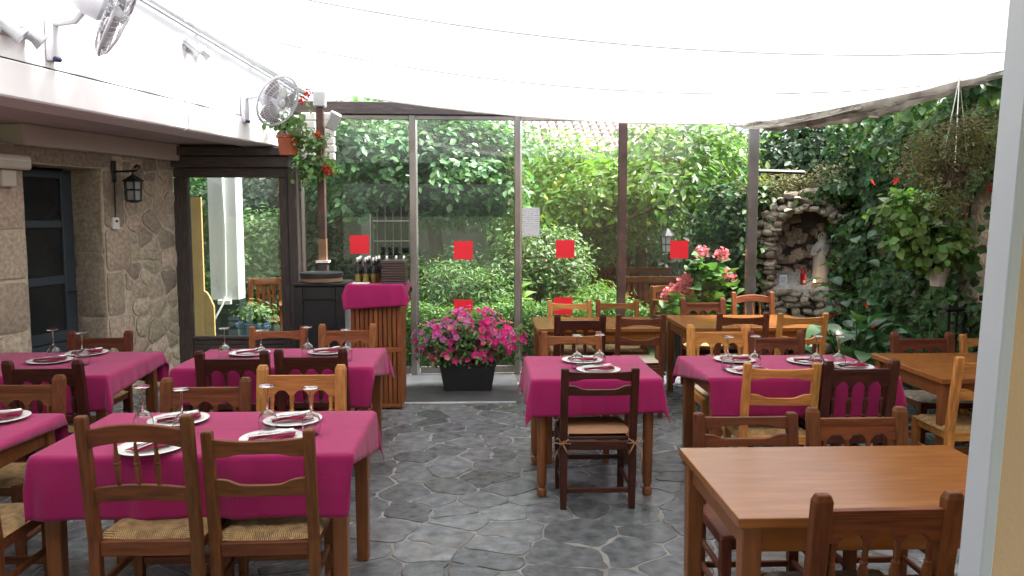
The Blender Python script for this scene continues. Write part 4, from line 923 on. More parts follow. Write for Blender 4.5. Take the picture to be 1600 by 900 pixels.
# big leaved plants at the foot of the ivy
ml_big = bigleaf_mesh('leaf', leafmat('leaf_big', (.045, .11, .04), .35, .35, .25), .24, .17)
def leafy(name, label, c, n, rad, h, seed, lm_=None, sc=1.0):
    rr = random.Random(seed); t = thing(name, label, 'plant', c); mb = MB()
    for k in range(n):
        a_ = k * 2.4 + rr.random(); r_ = rad * math.sqrt(rr.random()); z_ = h * (.25 + .75 * rr.random()) * (1.15 - .5 * r_ / rad)
        p_ = Vector((r_ * math.cos(a_), r_ * math.sin(a_), z_)); o = link('leaf', lm_ or ml_big, t, p_, (rr.uniform(-.2, .7), rr.uniform(-.4, .4), a_ - 1.57 + rr.uniform(-.6, .6))); s_ = sc * rr.uniform(.65, 1.2); o.scale = (s_,) * 3
        if k % 2 == 0: mb.tube([(p_.x * .15, p_.y * .15, 0), (p_.x * .6, p_.y * .6, z_ * .7), p_], .006, 4)
    mb.build('stems', m_leaf_ivy, t); return t
q = at(1345, 540, 6.9); leafy('leafy_plant', 'big leaved dark green plant at the foot of the ivy, behind the right pink table', (q.x, 7.0, 0), 60, .42, 1.0, 3)
q = at(1320, 450, 8.2); leafy('leafy_plant', 'tall big leaved plant climbing beside the shrine, in front of the ivy', (q.x + .15, 8.3, 0), 55, .40, 1.5, 4, sc=.8)
q = at(1430, 500, 6.4); leafy('leafy_plant', 'low dark plant below the white pot on the right wall', (q.x + .3, 6.7, 0), 40, .40, .8, 5, sc=.7)
# black iron railing by the wall
rl = thing('iron_railing', 'black iron railing at the foot of the ivy behind the right wooden table', 'railing', (at(1500, 500, 6.7).x - .1, 6.7, 0))
for i in range(6): mb = MB(); mb.tube([(i * .085, i * .03, 0), (i * .085, i * .03, .98)], .014, 5); mb.build('bar', m_black, rl)
for z_ in (.15, .93): mb = MB(); mb.tube([(-.03, -.01, z_), (.46, .16, z_)], .016, 5); mb.build('rail', m_black, rl)

# ---------------------------------------------------------------- stone shrine
gq = at(1258, 445, 9.9); GRZ = -.32
gr = thing('stone_shrine', 'rough stone grotto with an arched niche, half hidden by ivy in the far right corner', 'shrine', (gq.x, gq.y, 0), GRZ)
ZLd, ZS, HW = gq.z, gq.z + .60, .335
def cobble(seed):
    rr = random.Random(seed); mb = MB(); idx = {}; vs = []; fs = []
    pts_ = [(x, y, z) for x in (-1, 0, 1) for y in (-1, 0, 1) for z in (-1, 0, 1) if (x, y, z) != (0, 0, 0)]
    for p_ in pts_:
        v = Vector(p_); l = v.length; v = v / l * (.55 + .25 * l) * rr.uniform(.85, 1.15); idx[p_] = len(vs); vs.append(v * .56)
    for ax in range(3):
        for s_ in (-1, 1):
            for a_ in (-1, 0):
                for b2 in (-1, 0):
                    def pt(i, j): l = [0, 0, 0]; l[ax] = s_; l[(ax + 1) % 3] = i; l[(ax + 2) % 3] = j; return idx[tuple(l)]
                    fs.append((pt(a_, b2), pt(a_ + 1, b2), pt(a_ + 1, b2 + 1), pt(a_, b2 + 1)))
    mb.add(vs, fs); return mb
m_shr = mat('shrine_stone', (.45, .345, .245), .92, .4, 7, bump=.9, bscale=16, island=.45, col2=(.55, .47, .38))
cobs = [cobble(i).mesh('stone', m_shr, smooth=2) for i in range(6)]
def cob(x, y, z, sx, sy, sz, rot=0):
    o = link('stone', random.choice(cobs), gr, (x, y, z), (random.uniform(-.3, .3), rot + random.uniform(-.35, .35), random.uniform(-.4, .4))); o.scale = (sx * random.uniform(.75, 1.25), sy, sz * random.uniform(.8, 1.4))
z = .05
for side in (-1, 1):
    z = .06
    while z < ZS:
        h = random.uniform(.05, .11); x_in = HW + .02
        w1 = random.uniform(.10, .17); cob(side * (x_in + w1 / 2), .04, z + h / 2, w1 * 1.12, .34, h * 1.12)
        w2 = random.uniform(.09, .15); cob(side * (x_in + w1 + w2 / 2), .10, z + h / 2 + random.uniform(-.02, .02), w2 * 1.1, .32, h * 1.15)
        if random.random() < .7: cob(side * (HW + .03), .30, z + h / 2, .10, .22, h * 1.1)
        z += h
for ring, (rr_, s_) in enumerate(((.05, .09), (.14, .11), (.23, .11))):
    n_st = [15, 15, 14][ring]
    for k in range(n_st):
        a_ = math.pi * (k + .5) / n_st; R_ = HW + rr_
        cob(-R_ * math.cos(a_) * 1.0, .04 + ring * .05, ZS + R_ * math.sin(a_) * .95, s_ * 1.45 * random.uniform(.85, 1.15), .34, s_ * random.uniform(.85, 1.1), 0)
z = .05
while z < ZLd - .06:
    h = random.uniform(.06, .12); x_ = -.40
    while x_ < .40:
        w1 = random.uniform(.10, .24); cob(x_ + w1 / 2, .0, z + h / 2, w1 * 1.1, .30, h * 1.12); x_ += w1
    z += h
for k in range(60):
    x_ = random.uniform(-.36, .36); z_ = random.uniform(ZLd, ZS + .25); s_ = random.uniform(.12, .2); cob(x_, .57 - .12 * abs(x_) , z_, s_, .14, s_ * .8)
mb = MB(); mb.box2((-.66, .62, 0), (.66, .85, ZS + .50)); mb.box2((-.62, .12, 0), (-.41, .62, ZS + .1)); mb.box2((.41, .12, 0), (.62, .62, ZS + .1)); mb.box2((-.42, .06, 0), (.42, .60, ZLd - .05)); mb.box2((-.62, .16, ZS + .38), (.62, .6, ZS + .50))
mb.box2((-.60, .16, ZS + .1), (-.40, .6, ZS + .38)); mb.box2((.40, .16, ZS + .1), (.60, .6, ZS + .38)); mb.build('rubble_core', mat('shrine_mortar', (.12, .10, .085), .95, .3, 10), gr)
rng = np.random.default_rng(2); mb = MB()
gbed = lambda y: ZLd - .06 + .30 * (y + .10)
for k in range(900):
    x_, y_ = rng.uniform(-.38, .38), rng.uniform(-.10, .55); s_ = rng.uniform(.006, .014); zb_ = gbed(y_) + rng.uniform(0, .008)
    mb.add([(x_ - s_, y_ - s_, zb_), (x_ + s_, y_ - s_ * .5, zb_), (x_ + s_ * .6, y_ + s_, zb_), (x_ - s_, y_ + s_ * .7, zb_), (x_, y_, zb_ + s_ * 1.1)], [(0, 1, 4), (1, 2, 4), (2, 3, 4), (3, 0, 4)])
mb.add([(x_, y_, z_) for y_ in (-.06, .55) for x_ in (-.40, .40) for z_ in (gbed(-.06) - .10, gbed(y_))], [(0, 1, 3, 2), (4, 6, 7, 5), (0, 4, 5, 1), (2, 3, 7, 6), (0, 2, 6, 4), (1, 5, 7, 3)]); o = mb.build('gravel_bed', m_gravel, gr); o['kind'] = 'stuff'
P, N = crown_pts([(-.3, .3, 2.12, .4, .3, .16), (.25, .3, 2.15, .45, .3, .2), (-.65, .3, 1.98, .2, .3, .25)], 3200, 61, .09, 100); 
sr = thing('rosemary_mat', 'brownish green trailing plant on top of the stone shrine', 'plant', gr.location, GRZ); leaves('foliage', P, N, .06, m_leaf_rust, sr, .3, 61)
mb = MB(); mb.tube([(-.3, .35, 2.0), (0, .3, 2.12), (.35, .35, 2.15)], .015, 5); mb.build('stem', m_bark, sr)
P, N = crown_pts([(-.82, .0, 1.0, .22, .25, .9), (-.85, .0, .5, .25, .3, .5), (-.72, .1, 1.85, .35, .25, .35), (-1.05, .2, 1.4, .25, .3, .8)], 4800, 62, .09, 150)
iv2 = thing('ivy', 'ivy hanging at the left of the stone shrine, right of the last glass post', 'climber', gr.location, GRZ); leaves('foliage', P, N, .075, m_leaf_ivy, iv2, .85, 62, droop=.5); mb = MB(); mb.tube([(-1, .3, 0), (-1.05, .3, .9), (-.95, .3, 1.8)], .02, 5); mb.build('stem', m_bark, iv2)
P, N = crown_pts([(.66, -.1, .9, .24, .3, .6), (.60, .0, 1.55, .28, .3, .45), (.52, -.1, .45, .3, .2, .35), (.35, .1, 2.0, .35, .25, .15)], 3400, 63, .09, 100)
iv3 = thing('ivy', 'ivy creeping over the right half of the stone shrine', 'climber', gr.location, GRZ); leaves('foliage', P, N, .085, m_leaf_ivy, iv3, .85, 63, droop=.5); mb = MB(); mb.tube([(.8, .2, 0), (.75, .1, .9), (.7, .1, 1.6)], .02, 5); mb.build('stem', m_bark, iv3)
GM = Matrix.Translation(gr.location) @ Euler((0, 0, GRZ)).to_matrix().to_4x4()
# robed statue with joined hands
st_loc = GM @ Vector((.20, .20, gbed(.20) + .015))
stt = thing('robed_statue', 'pale stone statue of a veiled praying figure standing in the niche', 'statue', st_loc, GRZ - .15)
mb = MB(); K = 20
prof = [(0, .105, .085), (.03, .115, .09), (.10, .105, .082), (.22, .098, .075), (.33, .105, .078), (.40, .108, .075), (.45, .098, .066), (.48, .07, .055), (.50, .052, .05), (.52, .054, .056), (.55, .058, .062), (.58, .056, .060), (.605, .042, .045), (.62, .015, .018)]
vs = []
for i, (z_, rx, ry) in enumerate(prof):
    for k in range(K):
        a_ = 2 * math.pi * k / K; fold = 1 + (.06 * math.cos(7 * a_ + z_ * 4) if z_ < .42 else 0)
        x_, y_ = rx * fold * math.cos(a_), ry * fold * math.sin(a_); front = max(0, -math.sin(a_)) ** 6
        if .30 < z_ < .45: y_ -= front * .045
        if .53 < z_ < .57: y_ -= front * .008
        vs.append((x_, y_, z_))
fs = [(i * K + k, i * K + (k + 1) % K, (i + 1) * K + (k + 1) % K, (i + 1) * K + k) for i in range(len(prof) - 1) for k in range(K)] + [tuple(range(K - 1, -1, -1)), tuple(range((len(prof) - 1) * K, len(prof) * K))]
mb.add(vs, fs)
for s_ in (-1, 1): mb.tube([(s_ * .10, -.01, .43), (s_ * .105, -.05, .33), (s_ * .05, -.10, .345), (s_ * .010, -.122, .40), (s_ * .006, -.118, .455)], [.035, .034, .026, .016, .006], 7)
mb.build('body', mat('statue_stone', (.50, .45, .40), .85, .12, 10, bump=.15), stt, smooth=True)
mb = MB(); mb.lathe([(.0, .522), (.03, .53), (.036, .55), (.030, .575), (.0, .588)], (0, -.035, 0), 10, cap=False); fc = mb.build('face', MATS['statue_stone'], stt, smooth=True)
mb = MB(); mb.box((0, -.071, .552), (.008, .012, .018)); mb.build('nose', MATS['statue_stone'], fc, bevel=.003)
mb = MB(); mb.lathe([(.12, -.02), (.125, .0), (.115, .008)], n=14); mb.build('plinth', MATS['statue_stone'], stt)
# candles, little card and figurines
m_flame = bpy.data.materials.new('candle_flame'); m_flame.use_nodes = True; m_flame.node_tree.nodes['Principled BSDF'].inputs['Emission Color'].default_value = (1, .62, .25, 1); m_flame.node_tree.nodes['Principled BSDF'].inputs['Emission Strength'].default_value = 6
rc = thing('red_candle', 'red glass votive candle on the gravel of the niche', 'candle', GM @ Vector((-.02, .08, gbed(.08) + .006)))
mb = MB(); mb.lathe([(.032, 0), (.038, .02), (.036, .12), (.04, .13)], n=14); mb.build('jar', mat('red_glass', (.45, .01, .015), .15, .1, 5), rc, smooth=2)
mb = MB(); mb.lathe([(.037, .131), (.03, .17), (.012, .19), (.02, .2), (.0, .225)], n=12, cap=False); mb.build('lid', mat('red_lid', (.35, .01, .012), .3, .1, 5), rc, smooth=2)
mb = MB(); mb.box((0, -.037, .035), (.03, .006, .035)); mb.build('label_patch', m_paper, rc)
wcn = thing('lit_candle', 'small lit tealight glowing at the foot of the statue', 'candle', GM @ Vector((.11, .02, gbed(.02) + .006)))
mb = MB(); mb.lathe([(.028, 0), (.034, .055), (.030, .055), (.026, .03)], n=14); mb.build('cup', mat('amber_glass', (.62, .38, .2), .3, .1, 5), wcn, smooth=2)
mb = MB(); mb.lathe([(.0, .03), (.012, .045), (.010, .07), (.0, .10)], n=8, cap=False); mb.build('flame', m_flame, wcn, smooth=True)
pl_ = bpy.data.lights.new('candle_light', 'POINT'); pl_.energy = .06; pl_.color = (1, .6, .28); pl_.shadow_soft_size = .02; plo = bpy.data.objects.new('candle_light', pl_); C.objects.link(plo); plo.parent = wcn; plo.location = (0, -.03, .12)
cd = thing('votive_card', 'small pale card leaning at the left of the niche', 'card', GM @ Vector((-.26, .05, gbed(.05))), GRZ)
mb = MB(); mb.box((0, 0, .065), (.09, .006, .13), Euler((-.2, 0, 0)).to_matrix()); mb.build('card', m_paper, cd)
mb = MB(); mb.box((0, -.006, .068), (.066, .003, .09), Euler((-.2, 0, 0)).to_matrix()); mb.build('picture', mat('card_print', (.45, .5, .55), .5, .3, 30), cd)

# ---------------------------------------------------------------- tall pink geraniums behind the glass, right
def flowerhead(name, m, r=.06, n=26, seed=1):
    rr = random.Random(seed); mb = MB()
    for i in range(n):
        u = Vector((rr.gauss(0, 1), rr.gauss(0, 1), rr.gauss(.3, 1))).normalized(); c_ = u * r * rr.uniform(.45, 1); u = (u + Vector((rr.gauss(0, .6), rr.gauss(0, .6), rr.gauss(0, .6)))).normalized(); s_ = u.cross(Vector((rr.random(), rr.random(), .3))).normalized(); w_ = u.cross(s_); e = r * .30
        mb.add([c_ + s_ * e, c_ + (s_ + w_) * e * .75, c_ + w_ * e + u * e * .4, c_ - s_ * e * .9, c_ - w_ * e + u * e * .4], [(0, 1, 2, 3, 4)])
    return mb.mesh(name, m)
fh_pink = flowerhead('flower_head', m_fl_pale, .085, 46); fh_red = flowerhead('flower_head', m_fl_red, .045, 18)
gq2 = at(1105, 480, 9.15)
ger = thing('tall_geranium', 'tall pink flowered geranium with round leaves behind the glass, left of the shrine', 'geranium', (gq2.x, 9.15, 0))
fp = [(1096, 395), (1127, 397), (1138, 431), (1070, 437), (1058, 448), (1072, 453), (1044, 459)]
mb = MB()
for px, py in fp:
    p_ = at(px, py, 9.15) - Vector(ger.location); link('flower_head', fh_pink, ger, p_, (random.random(), random.random(), random.random())); mb.tube([(p_.x * .3, .05, 0), (p_.x * .75, .03, p_.z * .6), p_], .008, 5)
mb.build('stem', m_leaf_lime, ger)
ml_ger = bigleaf_mesh('leaf', leafmat('leaf_geranium', (.10, .21, .06), .5, .3, .3), .16, .17)
for k in range(90):
    px, py = random.choice([(1110, 440, ), (1115, 470), (1060, 485), (1100, 420), (1120, 490), (1040, 490)]); p_ = at(px + random.gauss(0, 16), py + random.gauss(0, 12), 9.15 + random.gauss(0, .12)) - Vector(ger.location)
    link('leaf', ml_ger, ger, p_, (random.uniform(-.1, 1.0), random.uniform(-.4, .4), math.pi + random.uniform(-1.3, 1.3)))
mb = MB(); mb.lathe([(.14, 0), (.19, .3), (.20, .3), (.20, .34), (.17, .34)], n=18); mb.build('pot', m_terracotta, ger, smooth=2)

# ---------------------------------------------------------------- hanging geranium at the beam end
q = at(450, 222, 8.15)
hg = hang_pot('wall_geranium', 'terracotta pot of trailing red geranium hung at the end of the white beam', 450, 216, 8.15, m_terracotta, [(.02, 0, .22, .16, .15, .2), (.18, 0, -.02, .2, .15, .16), (.28, 0, -.2, .16, .12, .2), (.1, -.05, .1, .15, .14, .12), (.2, 0, -.36, .12, .1, .12)], m_leaf_bush, 620, .06, 71, pr=(.105, .085, .17))
for px, py in ((472, 157), (481, 146), (512, 269), (496, 210), (458, 222), (509, 263)): link('flower_head', fh_red, hg, at(px, py, 8.05) - Vector(hg.location), (random.random(), 1, 1))
mb = MB(); mb.tube([(0, -.12, 0), (-.02, -.1, .02), (0, .12, .02)], .006, 4); mb.tube([(0, .1, 0), (-.12, .15, .25)], .005, 4); mb.build('wire', m_steel, hg)

# ---------------------------------------------------------------- pink flower trough
p0, p1 = on(694, 611, .01), on(768, 611, .01)
pln = thing('flower_trough', 'black plastic trough overflowing with pink and lilac busy lizzies before the glass', 'flower trough', ((p0.x + p1.x) / 2, p0.y + .12, .008))
w_ = (p1.x - p0.x) / 2
mb = MB(); vs = []
for z_, k_ in ((0, 1.0), (.24, 1.17), (.26, 1.22), (.275, 1.22)):
    vs += [(sx * w_ * k_, sy * .11 * k_, z_) for sx, sy in ((-1, -1), (1, -1), (1, 1), (-1, 1))]
vs += [(sx * w_ * 1.12, sy * .10 * 1.1, .275) for sx, sy in ((-1, -1), (1, -1), (1, 1), (-1, 1))] + [(sx * w_ * 1.1, sy * .10 * 1.1, .22) for sx, sy in ((-1, -1), (1, -1), (1, 1), (-1, 1))]
fs = [(3, 2, 1, 0)] + [(i * 4 + k, i * 4 + (k + 1) % 4, (i + 1) * 4 + (k + 1) % 4, (i + 1) * 4 + k) for i in range(5) for k in range(4)] + [(20, 21, 22, 23)]
mb.add(vs, fs); mb.build('trough', m_blackplastic, pln, bevel=.008)
fb = [(0, 0, .52, .40, .28, .26), (-.30, 0, .46, .26, .22, .22), (.34, 0, .44, .26, .22, .22), (.05, 0, .62, .3, .2, .2), (-.1, -.05, .34, .40, .22, .1)]
P, N = crown_pts(fb, 4200, 81, .06, 150, shell=.2); leaves('foliage', P, N, .05, m_leaf_bush, pln, .5, 81)
fl = [bloom_mesh('flower', m_, 5, .034) for m_ in (m_fl_hot, m_fl_lilac, m_fl_hot, m_fl_pale)]
rr = random.Random(5); cnt = 0
while cnt < 235:
    b_ = rr.choice(fb); u = Vector((rr.gauss(0, 1), rr.gauss(-.8, .8), rr.gauss(.55, .8))).normalized()
    p_ = Vector((b_[0] + u.x * b_[3] * 1.06, b_[1] + u.y * b_[4] * 1.06, b_[2] + u.z * b_[5] * 1.06))
    if p_.z < .24 or rr.random() > .25 + 1.0 * (p_.z - .2) / .5: continue
    lil = p_.x < -.02 and p_.z > .45
    me_ = fl[1] if (lil and rr.random() < .62) else rr.choice((fl[0], fl[0], fl[2], fl[1] if p_.z > .5 else fl[0], fl[3]))
    o = link('flower', me_, pln, p_); o.rotation_euler = u.to_track_quat('Z', 'Y').to_euler(); s_ = rr.uniform(.8, 1.35); o.scale = (s_, s_, s_); cnt += 1
pe = MB()
for k in range(60):
    x_, y_ = rr.gauss(.1, .5), rr.uniform(-.32, -.05); s_ = rr.uniform(.006, .013); z_ = .003
    pe.add([(x_ - s_, y_, z_), (x_, y_ - s_, z_), (x_ + s_, y_, z_), (x_, y_ + s_, z_)], [(0, 1, 2, 3)])
o = link('fallen_petals', pe.mesh('fallen_petals', m_fl_hot), None, pln.location); tag(o, 'pink petals fallen on the slab around the black trough', 'petals', kind='stuff')

# ---------------------------------------------------------------- slatted counter and black cabinet
ca, cb = on(550, 640, 0), on(628, 640, 0); cw = cb.x - ca.x; cd_ = .46; ch_ = 1.13
cn = thing('slatted_counter', 'reddish slatted wooden serving counter in front of the glass', 'counter', ((ca.x + cb.x) / 2, ca.y + cd_ / 2, 0))
mb = MB(); mb.box2((-cw / 2 + .02, -cd_ / 2 + .02, .02), (cw / 2 - .02, cd_ / 2 - .02, ch_ - .03)); mb.build('carcass', wood('dark', 'z'), cn)
for z0, z1 in ((.012, .05), (.52, .565), (ch_ - .06, ch_ - .03)): mb = MB(); mb.box2((-cw / 2, -cd_ / 2, z0), (cw / 2, cd_ / 2, z1)); mb.build('band', wood('mid', 'x', .55), cn, bevel=.003)
k = 11
for i in range(k):
    x_ = -cw / 2 + cw * (i + .5) / k
    for z0, z1 in ((.052, .518), (.567, ch_ - .062)): mb = MB(); mb.box2((x_ - cw / k * .38, -cd_ / 2 + .002, z0), (x_ + cw / k * .38, -cd_ / 2 + .0198, z1)); mb.build('slat', wood('mid', 'z', .55), cn, bevel=.002)
for i in range(9):
    y_ = -cd_ / 2 + cd_ * (i + .5) / 9
    for z0, z1 in ((.052, .518), (.567, ch_ - .062)):
        for s_ in (1, -1): mb = MB(); mb.box2((s_ * (cw / 2 - .0198), y_ - .019, z0), (s_ * (cw / 2 - .002), y_ + .019, z1)); mb.build('slat', wood('mid', 'z', .55), cn, bevel=.002)
mb = MB(); mb.box2((-cw / 2 - .015, -cd_ / 2 - .015, ch_ - .028), (cw / 2 + .015, cd_ / 2 + .015, ch_)); mb.build('top', wood('mid', 'x'), cn, bevel=.004)

def cloth_mesh(w, d, ol, orr, of, ob, rot, seed, res=.018, flare=.10, ripple=.012, r_edge=.012, ol2=0, or2=0):
    # cloth over a w x d top: overhangs left/right/front/back, turned by rot; local origin = centre of the top
    rr = random.Random(seed); ph = [rr.uniform(0, 6) for _ in range(8)]
    x0, x1, y0, y1 = -w / 2 - ol, w / 2 + orr, -d / 2 - of, d / 2 + ob
    nx, ny = max(8, int((x1 - x0) / res)), max(8, int((y1 - y0) / res)); vs = []; c, s_ = math.cos(rot), math.sin(rot); cx_, cy_ = (x0 + x1) / 2, (y0 + y1) / 2
    for j in range(ny + 1):
        for i in range(nx + 1):
            xa, xb = x0 - ol2 * j / ny, x1 + or2 * j / ny; a, b = xa + (xb - xa) * i / nx - cx_, y0 + (y1 - y0) * j / ny - cy_
            a, b = a * c - b * s_ + cx_, a * s_ + b * c + cy_
            ca_, cb2 = max(-w / 2, min(w / 2, a)), max(-d / 2, min(d / 2, b)); ex, ey = a - ca_, b - cb2; r_ = math.hypot(ex, ey)
            if r_ < 1e-9: vs.append((a, b, .0025 + .0012 * math.sin(a * 9 + ph[0]) * math.sin(b * 8 + ph[1]))); continue
            ux, uy = ex / r_, ey / r_; drop = max(0, r_ - r_edge * .57); out = min(r_, r_edge) * .9 + .002
            per = (ca_ if abs(uy) > abs(ux) else cb2) ; cor = abs(ux * uy) * 2
            rip = ripple * (math.sin(per * 17 + ph[2] + 2 * ux) + .6 * math.sin(per * 31 + ph[3])) * min(1, drop / .15)
            out += drop * (flare * (.35 + cor * 1.1)) + abs(rip) * .8 + rip * .4
            vs.append((ca_ + ux * out, cb2 + uy * out, .0025 - (drop if r_ > r_edge else drop * .4) * (1 - .08 * cor)))
    for k_, (x_, y_, z_) in enumerate(vs):       # ironed fold creases and a little unevenness
        cr = .0022 * sum(math.exp(-((x_ - q_) / .016) ** 2) for q_ in (-w / 6, w / 3.1)) + .0022 * math.exp(-((y_ - d * .08) / .016) ** 2)
        vs[k_] = (x_, y_, z_ + (cr if z_ > -.005 else 0))
    mb = MB(); mb.add(vs, [(j * (nx + 1) + i, j * (nx + 1) + i + 1, (j + 1) * (nx + 1) + i + 1, (j + 1) * (nx + 1) + i) for j in range(ny) for i in range(nx)])
    return mb.mesh('tablecloth', m_cloth, smooth=True)
def cloth(label, loc, *a, **k):
    o = link('tablecloth', cloth_mesh(*a, **k), None, loc); tag(o, label, 'tablecloth', 'magenta tablecloths'); sd = o.modifiers.new('thickness', 'SOLIDIFY'); sd.thickness = .0016; sd.offset = 1; return o
cc_ = Vector(cn.location) + Vector((0, 0, ch_))
cloth('small magenta cloth draped over the slatted counter', cc_, cw + .03, cd_ + .03, .10, .10, .21, .10, .06, 90, flare=.3)
# oil and vinegar bottles
def bottle_mesh(): mb = MB(); mb.lathe([(.022, 0), (.026, .006), (.026, .10), (.020, .125), (.011, .15), (.011, .17)], n=12); return mb.mesh('body', mat('cruet_glass', (.20, .16, .05), .08, .3, 10), smooth=2)
def cap_mesh(): mb = MB(); mb.lathe([(.014, .168), (.016, .19), (.017, .215), (.012, .23), (.0, .235)], n=10, cap=False); return mb.mesh('cap', m_chrome, smooth=2)
def neck_mesh(): mb = MB(); mb.lathe([(.0275, .085), (.0275, .125), (.0135, .152), (.0135, .169)], n=12, cap=False); return mb.mesh('neck', m_blackplastic, smooth=2)
bm_, cm_, nm_ = bottle_mesh(), cap_mesh(), neck_mesh(); k = 0
words_pos = ['front row', 'second row', 'third row', 'back row']; words_col = ['first', 'second', 'third', 'fourth', 'fifth', 'sixth']
for r_ in range(4):
    for c_ in range(6):
        if r_ == 0 and c_ > 2: continue
        x_ = -cw / 2 + .05 + c_ * .078 + random.uniform(-.01, .01); y_ = -.13 + r_ * .095 + random.uniform(-.012, .012)
        if r_ < 3 and c_ > 2: continue
        t = thing('cruet_bottle', '%s chrome capped oil bottle from the left, %s on the counter' % (words_col[c_], words_pos[r_]), 'bottle', cc_ + Vector((x_, y_, .0045)), 0, 'oil and vinegar bottles on the counter')
        link('body', bm_, t); link('cap', cm_, t); link('neck', nm_, t)
for i in range(9):
    lab = ['bottom', 'second', 'third', 'fourth', 'fifth', 'sixth', 'seventh', 'eighth', 'topmost'][i]
    t = thing('menu_folder', '%s dark brown menu folder of the stack on the counter' % (lab if i in (0, 8) else lab + ' from the bottom'), 'menu', cc_ + Vector((.155 + random.uniform(-.006, .006), -.06 + random.uniform(-.008, .008), .0045 + i * .0225)), random.uniform(-.04, .04), 'stacked menu folders')
    mf = mat('menu_leather', (.03, .012, .012), .4, .2, 10)
    for z_ in (.002, .0185): mb = MB(); mb.box((0, 0, z_), (.22, .31, .004)); mb.build('cover', mf, t, bevel=.0012)
    mb = MB(); mb.box((-.108, 0, .0103), (.003, .31, .0122)); mb.build('spine', mf, t)
    mb = MB(); mb.box((.002, 0, .0103), (.205, .295, .0118)); mb.build('pages', mat('menu_pages', (.20, .15, .14), .8, .1, 10), t)
mb = MB(); mb.box((0, 0, .004), (.15, .11, .008)); o = mb.build('paper_pad', m_paper, None, bevel=.001); o.location = cc_ + Vector((-.13, -.185, .0045)); o.rotation_euler = (0, 0, .05); tag(o, 'white paper pad at the front of the counter below the bottles', 'paper pad')
# black cabinet with round lids on top
q = at(503, 440, 8.05)
kb = thing('black_cabinet', 'black wooden cabinet with a sunken panel left of the slatted counter', 'cabinet', (q.x, 8.05, 0)); kz = q.z
mb = MB(); mb.box2((-.23, -.18, .05), (.25, .22, kz - .03)); mb.build('carcass', m_blackplastic, kb, bevel=.004)
mb = MB(); mb.box2((-.25, -.21, kz - .028), (.27, .24, kz)); mb.build('top', m_blackplastic, kb, bevel=.006)
for a_, b2 in (((-.23, -.2, .06), (-.15, -.182, kz - .04)), ((.17, -.2, .06), (.25, -.182, kz - .04)), ((-.148, -.2, kz - .16), (.168, -.182, kz - .04)), ((-.148, -.2, .06), (.168, -.182, .16))): mb = MB(); mb.box2(a_, b2); mb.build('panel_frame', mat('black_wood', (.018, .016, .016), .5, .25, 6), kb, bevel=.003)
for s_ in (-.19, .21): mb = MB(); mb.loft([(s_, -.15, 0, .03, .03), (s_, -.15, .05, .035, .035)]); mb.build('foot', m_blackplastic, kb)
for i, (r_, z_, m_, lab) in enumerate(((.205, 0, mat('lid_wood', (.24, .15, .09), .6, .2, 6), 'wooden round board lying on the black cabinet'), (.215, .048, mat('pan_black', (.03, .03, .033), .35, .2, 6), 'black round griddle plate lying on the wooden board on the cabinet'))):
    t = thing('round_board' if i == 0 else 'griddle_plate', lab, 'board' if i == 0 else 'plate', (q.x, 8.03, kz + .001 + z_))
    mb = MB(); mb.lathe([(r_ * .94, 0), (r_, .008), (r_, .036), (r_ * .97, .044)], n=32); mb.build('disc', m_, t, smooth=2)
    mb = MB(); mb.tube([(r_ * .985 * math.cos(k * math.pi / 16), r_ * .985 * math.sin(k * math.pi / 16), .042) for k in range(32)], .0045, 5, closed=True); mb.build('rim', m_, t, smooth=True)
# white pipe next to the counter
mb = MB(); mb.tube([(0, 0, 0), (0, 0, 1.0)], .035, 10); o = mb.build('grey_pipe', MATS['satin_grey'], None, smooth=2); o.location = (gx(541, 7.9), 7.9, 0); tag(o, 'short grey pipe standing between the black cabinet and the counter', 'pipe')

# ================================================================ FURNITURE
TH = .75
m_ttop = mat('table_top_wood', (.25, .092, .024), .22, .15, 3.2, spec=.36, bump=.04, bscale=10, stretch=(1.2, 10, 10), dirt=((.30, .125, .038), 1.6, .55))
m_tleg = mat('table_leg_wood', (.20, .068, .02), .42, .25, 4, bump=.05, bscale=10, stretch=(12, 12, 1.2))
def table(label, x0, x1, y0, y1, rz=0, turned=False, h=TH):
    w, d = x1 - x0, y1 - y0
    t = thing('dining_table', label, 'table', ((x0 + x1) / 2, (y0 + y1) / 2, 0), rz, 'wooden dining tables')
    mb = MB(); mb.box((0, 0, h - .018), (w, d, .036)); mb.build('table_top', m_ttop, t, bevel=.006, seg=2)
    i = .05
    for s_ in (-1, 1):
        mb = MB(); mb.box((0, s_ * (d / 2 - i), h - .085), (w - 2 * i - .07, .022, .095)); mb.build('apron', m_ttop, t, bevel=.003)
        mb = MB(); mb.box((s_ * (w / 2 - i), 0, h - .085), (.022, d - 2 * i - .07, .095)); mb.build('apron', m_tleg, t, bevel=.003)
        for e in (-1, 1):
            mb = MB()
            if turned:
                mb.lathe([(.018, 0), (.028, .006), (.032, .025), (.028, .05), (.017, .06), (.024, .072), (.030, .085), (.030, .20), (.033, .45), (.034, .53), (.028, .535), (.028, .545), (.034, .55), (.034, .565), (.028, .57), (.033, .58), (.033, h - .037)], (s_ * (w / 2 - .06), e * (d / 2 - .06), 0), 16); mb.build('leg', m_tleg, t, smooth=2)
            else:
                mb.loft([(s_ * (w / 2 - .055), e * (d / 2 - .055), 0, .029, .029), (s_ * (w / 2 - .055), e * (d / 2 - .055), h - .037, .034, .034)]); mb.build('leg', m_tleg, t, bevel=.004)
    return t
def trect(fl, bl, xr_px=None, wid=None, dep=None):
    a_, b2 = on(*fl, TH), on(*bl, TH); return a_, b2
